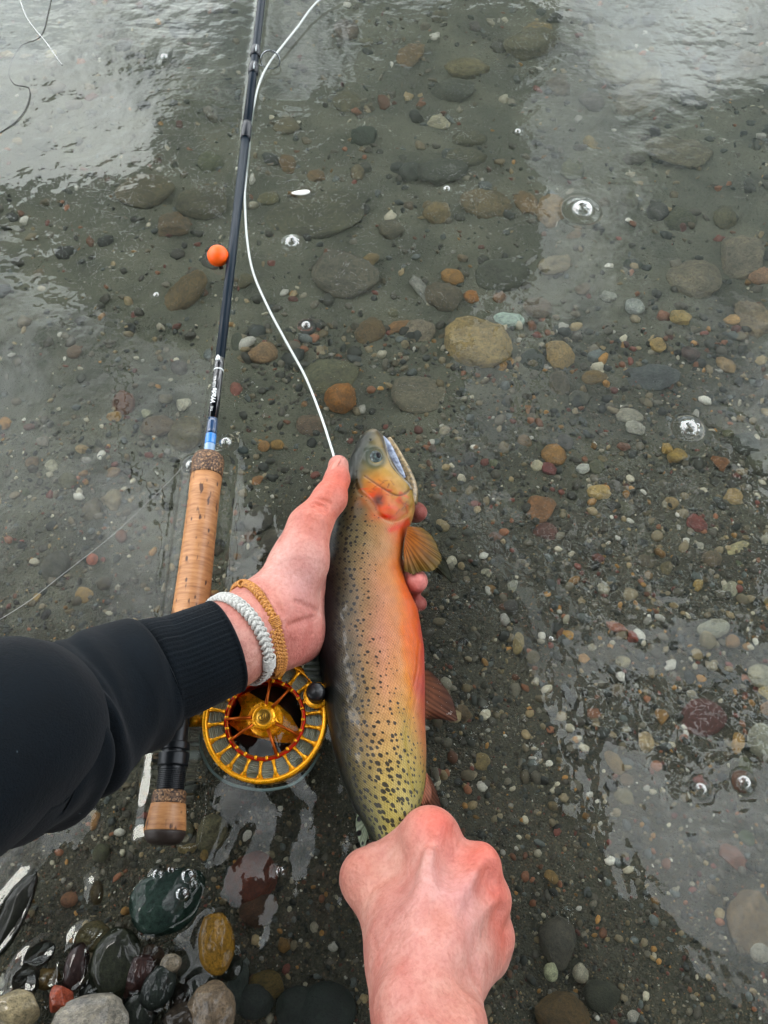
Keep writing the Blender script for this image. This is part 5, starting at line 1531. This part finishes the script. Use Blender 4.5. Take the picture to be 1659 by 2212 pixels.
# proximal, middle and end bones of the curled fingers
for kn, mid, tip in (((930, 1808, .066, 47), (938, 1806, .020, 38), (888, 1838, -.012, 30)), ((1032, 1872, .068, 42), (1040, 1878, .014, 36), (950, 1888, -.018, 29)), ((1058, 1945, .056, 38), (1056, 1948, .010, 33), (968, 1948, -.016, 27)), ((1062, 2022, .040, 36), (1052, 2010, .004, 29), (985, 2000, -.014, 23))):
    cone(RH, kn, mid, .008); cone(RH, mid, tip, .006)
    e = (tip[0] - 40, tip[1] + 14, tip[2] + .016, tip[3] * .85); cone(RH, tip, e, .005)
# knuckle heads and tendons on the back of the hand
for (u, v, z, r) in ((930, 1806, .074, 40), (1030, 1868, .077, 34), (1058, 1940, .066, 31), (1064, 2018, .048, 32), (790, 1892, .056, 38)):
    c_, r__ = C(u, v, z, r); RH.ell(c_, np.array([r__, r__, r__ * .8]), .010)
for (a, b) in (((905, 2060, .112, 16), (932, 1850, .094, 14)), ((935, 2060, .116, 16), (1022, 1900, .092, 13)), ((960, 2070, .108, 14), (1048, 1960, .080, 12))):
    cone(RH, a, b, .016)
# valleys between the knuckles
for (a, b, r, dpt) in (((985, 1800), (968, 1900), .010, .0022), ((1062, 1902), (1004, 1975), .008, .0042), ((1082, 1982), (1024, 2046), .008, .0040), ((838, 1850), (862, 1930), .010, .0030), ((1030, 2110), (955, 2200), .012, .0028), ((960, 1960), (935, 2010), .012, .0016)):
    A = march(RH, *a); B = march(RH, *b); n1, n2 = sdf_normal(RH, A), sdf_normal(RH, B)
    RH.cut(A + n1 * (r - dpt), B + n2 * (r - dpt * .35), r, r, .006)
cone(RH, (925, 1812, .060, 50), (872, 1850, .040, 46), .016)
# wrist bones
for (u, v, r, up_) in ((1000, 2180, 34, .55), (850, 2150, 30, .35)):
    A = march(RH, u, v); nn_ = sdf_normal(RH, A); rr2 = r * pxm(u, v, A[2]); RH.ell(A - nn_ * rr2 * (1 - up_ * .35), np.array([rr2] * 3), .018)

def bounds(S):
    lo = np.min([np.minimum(p[1] - max(p[3], p[4]), p[2] - max(p[3], p[4])) if p[0] == 'c' else p[1] - p[2] for p in S.p if p[0] != 'x'], 0)
    hi = np.max([np.maximum(p[1] + max(p[3], p[4]), p[2] + max(p[3], p[4])) if p[0] == 'c' else p[1] + p[2] for p in S.p if p[0] != 'x'], 0)
    return lo - .012, hi + .012
VL, FLq = sdf_mesh(LH, *bounds(LH), .0013)
VR, FRq = sdf_mesh(RH, *bounds(RH), .0014)
# forearms and head go on under the clothes
EL_L = np.array([-.34, -.10, .26]); SH_L = np.array([-.22, -.30, .66]); EL_R = np.array([.13, -.36, .27]); SH_R = np.array([.20, -.32, .66])
HEAD = np.array([-.05, -.03, .76])
BD = SDF()
la = C(230, 1520, .088, 82); ra = C(965, 2560, .190, 116)
BD.cone(la[0], EL_L, la[1], .042, .01); BD.cone(EL_L, SH_L, .045, .055, .02)
BD.cone(ra[0], EL_R, ra[1], .044, .01); BD.cone(EL_R, SH_R, .046, .055, .02)
BD.cone(SH_L, SH_R, .06, .06, .03); BD.cone((0, -.36, .64), (0, -.74, .28), .13, .14, .05)
BD.cone((0, -.30, .70), HEAD + (0, -.05, .0), .055, .06, .02)
BD.ell(HEAD, np.array([.072, .092, .105]), .02, R=np.array([[1, 0, 0], [0, .82, -.57], [0, .57, .82]]))
BD.cone(HEAD + (0, .07, -.06), HEAD + (0, .075, -.075), .012, .014, .012)
for sx in (-1, 1):
    BD.cone((sx * .10, -.74, .26), (sx * .24, -.40, .30), .085, .065, .03)
    BD.cone((sx * .24, -.40, .30), (sx * .22, -.72, .10), .06, .045, .02)
    BD.cone((sx * .22, -.72, .09), (sx * .25, -.54, .06), .04, .035, .02)
VB, FBq = sdf_mesh(BD, (-.45, -.95, -.05), (.45, .15, 1.0), .009)

def skin_col(V, spots, base=(218, 150, 134)):
    """natural redness over knuckles, tips and creases"""
    c = np.repeat(np.array([base], float), len(V), 0)
    n = nz(V, 30, 5) * 9 + nz(V, 90, 6) * 6 + nz(V, 14, 7) * 8
    c += n[:, None] * np.array([.45, 1.0, .95])
    for (p, r, w, rgb) in spots:
        d = np.exp(-(np.linalg.norm(V - p, axis=1) / r) ** 2)[:, None] * w
        c = c * (1 - d) + np.array(rgb, float) * d
    return C3[np.clip(c, 0, 255).astype(int)] * np.array([.70, .73, .75])
red = (228, 112, 92); pale = (236, 182, 170)
spL = [(march(LH, 735, 1040), .016, .85, (230, 104, 78)), (march(LH, 700, 1090), .02, .6, (232, 118, 92)), (march(LH, 690, 1140), .02, .5, (234, 128, 104)), (march(LH, 640, 1215), .024, .6, pale), (march(LH, 650, 1280), .02, .35, (226, 158, 158)),
       (march(LH, 660, 1390), .022, .55, (222, 118, 108)), (march(LH, 600, 1330), .02, .3, (226, 132, 116)), (march(LH, 540, 1400), .022, .35, (212, 152, 134)), (march(LH, 570, 1300), .016, .4, (230, 140, 116))]
for q in ((905, 1112, -.01), (898, 1257, .0), (908, 1307, -.012)): spL.append((P(*q), .014, .8, (232, 118, 112)))
spR = [(march(RH, 940, 1770), .015, .85, red), (march(RH, 1050, 1850), .017, .85, red), (march(RH, 1080, 1930), .015, .75, red), (march(RH, 1085, 2020), .016, .75, red), (march(RH, 960, 1780), .008, .5, (222, 92, 74)), (march(RH, 860, 1960), .016, .5, (196, 128, 116)), (march(RH, 1010, 1915), .010, .5, (206, 120, 112)), (march(RH, 790, 1880), .018, .35, (226, 152, 120)),
       (march(RH, 930, 1900), .022, .5, pale), (march(RH, 985, 1950), .02, .35, (226, 172, 172)), (march(RH, 950, 1985), .010, .6, (204, 124, 100)), (march(RH, 900, 2040), .03, .3, (230, 150, 140)), (march(RH, 1000, 2160), .02, .4, (214, 150, 126))]
mbp = MB(); mbp.add(VL, FLq); mbp.add(VR, FRq); mbp.add(VB, FBq)
me = mbp.mesh('person')
set_col(me, 'Col', np.vstack([skin_col(VL, spL), skin_col(VR, spR), skin_col(VB, [])]))
def m_skin():
    m = M('skin', rough=0.45)
    c = m.coord('Object')
    n1 = m.noise(c, 110, 4, .6); n2 = m.noise(c, 420, 3, .6)
    col = m.mix(0.5, m.attr('Col'), m.ramp(n1, [(0.3, (0.80, 0.62, 0.62)), (0.5, (0.98, 0.95, 0.95)), (0.72, (1.08, 1.16, 1.18))]), 'MULTIPLY')
    col = m.mix(0.5, col, m.ramp(n2, [(0.33, (0.78, 0.62, 0.58)), (0.55, (1.02, 1.02, 1.02))]), 'MULTIPLY')
    m.set('Base Color', col)
    ml = m.noise(m.coord('Object', (1, 1, 1)), 900, 2, .6)
    wr = m.voro(m.coord('Object', (700, 420, 600)), 1.0)
    h = m.math('ADD', m.math('MULTIPLY', n2, 0.8), m.math('ADD', m.math('MULTIPLY', ml, 0.35), m.math('MULTIPLY', wr, 0.35)))
    bv = m.bump(m.noise(m.coord('Object', (1.0, 1.0, 1.0)), 75, 2, .5), 0.5, 0.005)
    m.set('Normal', m.bump(h, 0.55, 0.0010, bv))
    m.b.inputs['Subsurface Weight'].default_value = 0.06
    m.b.inputs['Subsurface Radius'].default_value = (0.006, 0.0022, 0.0012)
    m.b.inputs['Subsurface Scale'].default_value = 0.5
    m.b.inputs['Specular IOR Level'].default_value = 0.4
    return m.m
person = obj('person', me, m_skin(), label='crouching person in a dark sweatshirt holding the trout with both bare hands', cat='person')

# thumb nail seen edge on
nail = M('nail', lin(206, 116, 98), 0.35, Coat_Weight=0.1).m
A = march(LH, 716, 1004)
nn_ = sdf_normal(LH, A); 
t_ = P(733, 985, A[2]) - P(728, 1030, A[2]); t_ = t_ - nn_ * (t_ @ nn_); t_ /= np.linalg.norm(t_); b_ = np.cross(nn_, t_)
g = []
for i, w in enumerate(np.linspace(-1, 1, 12)):
    for j, x_ in enumerate(np.linspace(-1, 1, 12)):
        g.append(A - b_ * .0015 + t_ * (w * .0078 * math.sqrt(max(0, 1 - .5 * x_ * x_)) + .0005) + b_ * x_ * .0040 + nn_ * (.0004 - .0014 * x_ * x_ - .0006 * w * w))
top = np.array(g); V = np.vstack([top, top - nn_ * .0012])
Fg = grid_faces(12, 12)
obj('thumb_nail', npmesh('thumb_nail', V, np.vstack([Fg, Fg[:, ::-1] + 144])), nail, person)

# sweatshirt ------------------------------------------------------
def m_cloth():
    m = M('navy_fleece', rough=0.9)
    c = m.coord('Object'); n = m.noise(c, 900, 3, .7); n2 = m.noise(c, 40, 4, .6); n3 = m.noise(c, 260, 2, .5)
    col = m.mix(0.6, lin(3, 12, 19), m.ramp(n, [(0.3, 0.45), (0.7, 1.5)]), 'MULTIPLY')
    col = m.mix(0.5, col, m.ramp(n2, [(0.3, 0.6), (0.7, 1.3)]), 'MULTIPLY')
    lint = m.ramp(m.noise(c, 210, 1, .5), [(0.80, 0.0), (0.84, 0.5)])
    col = m.mix(lint, col, lin(120, 140, 150))
    m.set('Base Color', col)
    m.set('Normal', m.bump(m.math('ADD', n, m.math('MULTIPLY', n3, .6)), 0.5, 0.0012))
    m.b.inputs['Sheen Weight'].default_value = 0.05; m.b.inputs['Sheen Roughness'].default_value = 0.4
    m.b.inputs['Specular IOR Level'].default_value = 0.2
    return m.m
MAT_CLOTH = m_cloth()
SL = [(487, 1396, .053, 101), (465, 1405, .0555, 103), (430, 1420, .060, 106), (380, 1440, .066, 110), (345, 1450, .071, 116), (320, 1462, .074, 131), (285, 1478, .080, 142), (230, 1508, .090, 152), (170, 1546, .104, 164), (110, 1578, .120, 180), (50, 1598, .138, 196), (0, 1612, .152, 206), (-70, 1632, .172, 212)]
sp_ = np.array([np.r_[C(*q)[0], C(*q)[1]] for q in SL])
sp_ = np.vstack([sp_, np.r_[EL_L + (0.0, 0, .01), .062], np.r_[(EL_L * .55 + SH_L * .45), .072], np.r_[SH_L, .085]])
q = spline(sp_, 320)
NS = 160
V, F4, F3 = tube(q[:, :3], q[:, 3], NS, cap=False)
V = V.reshape(320, NS, 3); ctr_ = q[:, None, :3]
tt = np.linspace(0, len(sp_) - 1, 320)[:, None]; an = (np.arange(NS) / NS * 2 * pi)[None]
dis = np.zeros((320, NS))
body_m = 1 / (1 + np.exp(-(tt - 4.6) * 4))
dis += body_m * (.0022 * np.sin(1.7 * tt + 2.2 * np.sin(an + .6)) * np.sin(an * 2 + tt * .8) + .0006 * np.sin(tt * 3.3 + 1.6 * np.sin(2 * an)) )
dis += (1 - body_m) * (.0008 * np.sin(an * 60)) * np.clip((tt - .15) * 6, 0, 1)
dis += -.0022 * np.exp(-((tt - 4.35) / .16) ** 2) + .0012 * np.exp(-((tt - 4.75) / .14) ** 2)
dis += .0012 * np.exp(-((tt - .12) / .18) ** 2)
fold = tt - (9.3 + 1.0 * np.cos(an - .4) + .35 * np.sin(2 * an))
dis += -.0085 * np.exp(-(fold / .16) ** 2) + .0055 * np.exp(-((fold - .5) / .34) ** 2) + .003 * np.exp(-((fold + .45) / .3) ** 2)
fold2 = tt - (7.2 + 1.3 * np.sin(an * 1.0 + 2.0))
dis += -.0026 * np.exp(-(fold2 / .25) ** 2) * np.clip(np.sin(an + 1.0), 0, 1)
rad_ = V - ctr_; rl = np.linalg.norm(rad_, axis=-1, keepdims=True)
V = ctr_ + rad_ / rl * (rl + dis[..., None])
inner = ctr_ + rad_ / rl * (rl - .0022)
ncuff = int(np.searchsorted(tt.ravel(), 4.30))
def sleeve_piece(name, i0, i1, parent, lip):
    W = V[i0:i1].reshape(-1, 3); n_ = i1 - i0
    mb_ = MB(); mb_.add(W, grid_faces(n_, NS, True))
    if lip:
        ed = np.vstack([V[0], V[0] * .6 + inner[0] * .4 - (q[1, :3] - q[0, :3]) * .6, inner[0], inner[14]])
        mb_.add(ed, grid_faces(4, NS, True)[:, ::-1])
    return obj(name, mb_.mesh(name), MAT_CLOTH, parent)
# torso, hood, other sleeve
HD = SDF()
HD.cone(SH_L, SH_R, .085, .085, .05); HD.cone((0, -.37, .64), (0, -.72, .32), .165, .175, .06)
HD.cone(SH_L, EL_L * .5 + SH_L * .5, .085, .068, .03)
HD.cone(SH_R, EL_R, .085, .062, .03); HD.cone(EL_R, EL_R * .7 + ra[0] * .3, .062, .058, .01)
HD.cone((0, -.32, .72), HEAD + (0, -.07, .03), .085, .10, .04)
HD.ell(HEAD + np.array([0, -.03, .03]), np.array([.125, .140, .13]), .03)
HD.cut(HEAD + (0, .10, -.10), HEAD + (0, .20, -.16), .075, .09, .02)
class Noisy:
    def __call__(s, X): return HD(X) + (.006 * nz(X, 7, 9) + .003 * nz(X, 18, 10)).astype(np.float32)
VH, FH = sdf_mesh(Noisy(), (-.45, -1.0, .1), (.42, .18, 1.05), .009)
shirt = obj('sweatshirt', npmesh('sweatshirt', VH, FH), MAT_CLOTH, person)
sleeve_piece('sleeve', ncuff - 1, 320, shirt, False)
sleeve_piece('cuff', 0, ncuff, shirt, True)
WD = SDF()
for sx in (-1, 1):
    WD.cone((sx * .10, -.76, .27), (sx * .24, -.40, .30), .11, .085, .04)
    WD.cone((sx * .24, -.40, .30), (sx * .22, -.74, .10), .08, .062, .03)
    WD.cone((sx * .22, -.74, .09), (sx * .25, -.50, .065), .055, .048, .02)
WD.cone((-.08, -.78, .28), (.08, -.78, .28), .14, .14, .05)
VW, FW = sdf_mesh(WD, (-.45, -1.05, -.02), (.45, -.25, .55), .010)
obj('waders', npmesh('waders', VW, FW), M('wader_fabric', lin(70, 68, 58), 0.8).m, person)

# ------------------------------------------------------------------ braided bracelets
def loop_on_arm(pix, n=240):
    """closed loop round the wrist through three picked places on its upper side"""
    A, B_, D_ = [march(LH, *p) for p in pix]
    nrm = np.cross(B_ - A, D_ - A); nrm /= np.linalg.norm(nrm)
    c0 = (A + D_) / 2
    nb_ = sdf_normal(LH, B_); nb_ = nb_ - nrm * (nb_ @ nrm); nb_ /= np.linalg.norm(nb_)
    c0 = c0 - nb_ * .006
    e2_ = np.cross(nrm, nb_)
    t = np.arange(n) / n * 2 * pi
    d_ = np.cos(t)[:, None] * nb_ + np.sin(t)[:, None] * e2_; s_ = np.full(n, .003)
    for _ in range(60):
        e = LH(c0 + d_ * s_[:, None])
        s_ = np.where(e > -1e-4, s_, s_ + np.maximum(-e * .7, 2e-4))
    out = c0 + d_ * s_[:, None]
    ker = np.hanning(9); ker /= ker.sum()
    out = np.stack([np.convolve(np.r_[out[-4:, k], out[:, k], out[:4, k]], ker, 'valid') for k in range(3)], -1)
    return out, c0, nrm
def braid(loop, c0, nrm, width, thick, rstrand, pitch, lift, strands=3, span=None, side=0.0):
    """strands weaving over and under along the loop"""
    lp = np.vstack([loop, loop[:1]]); L_ = np.r_[0, np.cumsum(np.linalg.norm(np.diff(lp, axis=0), axis=1))]
    tot = L_[-1]; nt_ = max(1, round(tot / pitch)); n = int(nt_ * 22)
    s0, s1 = (0, tot) if span is None else (span[0] * tot, span[1] * tot)
    ss = np.linspace(s0, s1, n, endpoint=span is not None)
    base = np.stack([np.interp(ss, L_, lp[:, k]) for k in range(3)], -1)
    out_ = base - c0; out_ = out_ - np.outer(out_ @ nrm, nrm); out_ /= np.linalg.norm(out_, axis=1)[:, None]
    mbs = []
    for k in range(strands):
        ph = 2 * pi * ss / tot * nt_ + k * 2 * pi / strands
        W = base + nrm * (np.sin(ph) * width + side)[:, None] + out_ * (lift + thick * np.sin(2 * ph + .4))[:, None]
        mb_ = MB()
        for dv in (-1, 1):      # two cords side by side in each strand
            W2 = W + nrm * (dv * rstrand * .8) * 1.0
            mb_.add(*tube(W2, rstrand, 7, span is None)); mbs.append(mb_)
        mbs = mbs[:-1] if dv == 1 else mbs
    return mbs
def wrap_knot(loop, c0, nrm, frac, length, r, lift, turns, side=0.0):
    n = len(loop); i = int(frac * n) % n; p = loop[i]; tdir = loop[(i + 3) % n] - loop[i - 3]; tdir /= np.linalg.norm(tdir)
    o_ = p - c0; o_ = o_ - nrm * (o_ @ nrm); o_ /= np.linalg.norm(o_)
    mb_ = MB()
    for k in range(turns):
        cpt = p + tdir * ((k / (turns - 1) - .5) * length) + o_ * lift + nrm * side
        a = np.arange(24) / 24 * 6.283
        mb_.add(*tube(np.array([cpt + nrm * cos(t) * r + o_ * sin(t) * r * .62 for t in a]), length / turns * .62, 7, True))
    return mb_
def m_cord(name, c0_, c1_):
    m = M(name, rough=0.55); n = m.noise(m.coord('Object'), 700, 2)
    m.set('Base Color', m.ramp(n, [(0.35, c0_), (0.65, c1_)])); m.b.inputs['Coat Weight'].default_value = .15
    return m.m
MAT_WC = m_cord('white_cord', lin(156, 156, 152), lin(196, 196, 190)); MAT_OC = m_cord('amber_cord', lin(150, 92, 34), lin(198, 138, 60))
def frac_at(loop, u, v):
    p = march(LH, u, v); return int(np.argmin(np.linalg.norm(loop - p, axis=1))) / len(loop)
lw_, cw_, nw_ = loop_on_arm([(490, 1294), (553, 1350), (579, 1432)])
wb = thing('bracelet', lw_.mean(0), 'white braided cord bracelet on the wrist beside the dark cuff', 'bracelet')
for mb_ in braid(lw_, cw_, nw_, .0030, .0012, .00105, .0105, .0018): obj('strand', mb_.mesh('strand'), MAT_WC, wb)
obj('whipping', wrap_knot(lw_, cw_, nw_, frac_at(lw_, 579, 1428), .0075, .0046, .0014, 7).mesh('whipping'), MAT_WC, wb)
lo_, co_, no_ = loop_on_arm([(530, 1262), (588, 1335), (611, 1415)])
ob = thing('bracelet', lo_.mean(0), 'amber braided cord bracelet on the wrist nearest the palm', 'bracelet')
for mb_ in braid(lo_, co_, no_, .0019, .0010, .00085, .0085, .0014): obj('strand', mb_.mesh('strand'), MAT_OC, ob)
fk = frac_at(lo_, 592, 1343)
obj('whipping', wrap_knot(lo_, co_, no_, fk, .006, .0038, .0013, 6).mesh('whipping'), MAT_OC, ob)
fb = frac_at(lo_, 611, 1420); fa = fk
spn = (fa, fb) if fb > fa else (fb, fa)
if spn[1] - spn[0] > .5: spn = (spn[1], spn[0] + 1.0)
for mb_ in braid(lo_, co_, no_, .0018, .0010, .0008, .0085, .0016, span=(spn[0], min(spn[1], 1.0)), side=-.0042): obj('strand', mb_.mesh('strand'), MAT_OC, ob)
# button knot at the far end of the amber bracelet
pk = march(LH, 524, 1266); nk = sdf_normal(LH, pk); rk = 10 * pxm(524, 1266, pk[2])
mb_ = MB()
for k in range(5):
    a = np.arange(28) / 28 * 6.283; tl = k * .63
    e1_ = np.array([cos(tl), sin(tl), .2]); e1_ /= np.linalg.norm(e1_); e2_ = np.cross(e1_, [0.3, .1, 1]); e2_ /= np.linalg.norm(e2_)
    mb_.add(*tube(np.array([pk + nk * .002 + e1_ * cos(t) * rk * .72 + e2_ * sin(t) * rk * .72 for t in a]), rk * .28, 7, True))
obj('button_knot', mb_.mesh('button_knot'), MAT_OC, ob)

# ------------------------------------------------------------------ tree whose bough hangs over the stream (seen mirrored in the water)
def m_leaf():
    m = M('tree_leaf', rough=0.5); oi = m.noise(m.coord('Object'), 3, 2)
    m.set('Base Color', m.ramp(oi, [(0.35, lin(34, 52, 20)), (0.65, lin(62, 84, 34))])); return m.m
def m_bark():
    m = M('tree_bark', rough=0.9); n = m.noise(m.coord('Object', (6, 6, 1.5)), 4, 5, .65)
    m.set('Base Color', m.ramp(n, [(0.3, lin(46, 38, 30)), (0.7, lin(96, 84, 70))])); m.set('Normal', m.bump(n, .6, .03)); return m.m
ZT = 3.0
DARK = np.array([(300, 205), (345, 175), (380, 190), (420, 215), (450, 235), (500, 255), (560, 275), (600, 272), (680, 240), (730, 205), (785, 165), (775, 90), (830, 70), (880, 20), (1000, -40), (1180, -30), (1200, 40), (1150, 190), (1120, 330), (1170, 430), (1150, 560), (1080, 660), (1000, 760), (940, 860), (900, 980), (930, 1100), (1040, 1300), (1120, 1500), (1180, 1700), (1260, 1850), (1420, 2000), (1600, 2140), (1740, 2280), (500, 2280), (560, 2000), (650, 1720), (610, 1400), (560, 1100), (470, 900), (400, 800), (300, 730), (230, 640), (150, 590), (40, 560), (10, 545), (80, 490), (150, 430), (210, 370), (270, 290)], float)
tree = thing('overhanging_tree', (1.6, -3.2, 0.55), 'leafy tree on the bank behind, bough mirrored as dark patch, rear foliage added as shade', 'tree')
lv = []
r3 = np.random.default_rng(21)
cand = np.c_[r3.uniform(0, 1750, 130000), r3.uniform(-60, 2290, 130000)]
TWIGS = [np.array([(1000, 950), (1200, 985), (1420, 955), (1720, 945), (1720, 1400), (1560, 1330), (1400, 1290), (1250, 1290), (1110, 1190)], float), np.array([(1200, 1430), (1480, 1470), (1720, 1540), (1720, 1700), (1480, 1700), (1290, 1660)], float)]
cand2 = cand[inside(cand[:, 0], cand[:, 1], TWIGS[0])]; cand3 = cand[inside(cand[:, 0], cand[:, 1], TWIGS[1])]
cand = np.vstack([cand[inside(cand[:, 0], cand[:, 1], DARK)], cand2[::2], cand3[::3]])
def under(u, v, zt):
    d = ray(u, v); t = (-zt - CAM_H) / d[2]; p = CAMP + d * t; return np.array([p[0], p[1], zt])
cl_n = nz(np.c_[cand / 400.0, np.zeros(len(cand))], 2.2, 44)
zoff = 0.10 * cl_n + r3.normal(0, .05, len(cand))
keep = r3.random(len(cand)) < np.where(cand[:, 1] > 1000, .34, .60)
cc = cand[keep]; dd_ = zoff[keep]
lp = np.array([under(u, v, ZT) for u, v in cc]); lp[:, 2] = ZT + dd_
# unseen foliage mass, added and enlarged behind the angler to cut sky light
nb2 = 16000
dirs = r3.normal(size=(nb2, 3)); dirs /= np.linalg.norm(dirs, axis=1)[:, None]
lp2 = np.array([.2, -4.2, 5.0]) + dirs * np.array([6.2, 3.4, 3.8]) * (r3.random((nb2, 1)) ** .28)
lp2 += 0.25 * np.stack([nz(lp2, .5, 60), nz(lp2, .5, 61), nz(lp2, .5, 62)], -1)
def leaf_quads(p, s0, s1):
    n = len(p); s_ = r3.uniform(s0, s1, (n, 1)); a = r3.normal(size=(n, 3)); a[:, 2] *= .45; a /= np.linalg.norm(a, axis=1)[:, None]
    b = np.cross(a, r3.normal(size=(n, 3))); b /= np.linalg.norm(b, axis=1)[:, None]
    return np.stack([p - a * s_, p + b * s_ * .45, p + a * s_, p - b * s_ * .45], 1).reshape(-1, 3)
LV = np.vstack([leaf_quads(lp, .04, .075), leaf_quads(lp2, .20, .34)])
LF = np.arange(len(LV)).reshape(-1, 4)
foliage_me = npmesh('bough_and_shade_leaves', LV, LF, False)
obj('bough_and_shade_leaves', foliage_me, m_leaf(), tree)
mb_ = MB()
trunk = spline([(1.6, -3.2, .4), (1.55, -3.1, 1.4), (1.3, -2.7, 2.4), (1.0, -2.0, 2.9)], 24)
mb_.add(*tube(trunk, np.linspace(.20, .11, 24), 14))
obj('trunk', mb_.mesh('trunk'), m_bark(), tree)
for tipp in ((600, 300), (350, 330), (100, 530), (850, 120), (1050, 120), (900, 600), (600, 700), (400, 620)):
    e = under(*tipp, ZT) + np.array([0, 0, .05]); st_ = np.array([1.0, -2.0, 2.9])
    md = st_ * .5 + e * .5 + np.array([0, 0, .25]); br = spline([st_, st_ * .75 + e * .25 + (0, .2, .2), md, e], 24)
    V, F4, F3 = tube(br, np.linspace(.07, .012, 24), 8)
    obj('bough', MB().add(V, F4, F3).mesh('bough'), bpy.data.materials['tree_bark'], tree)
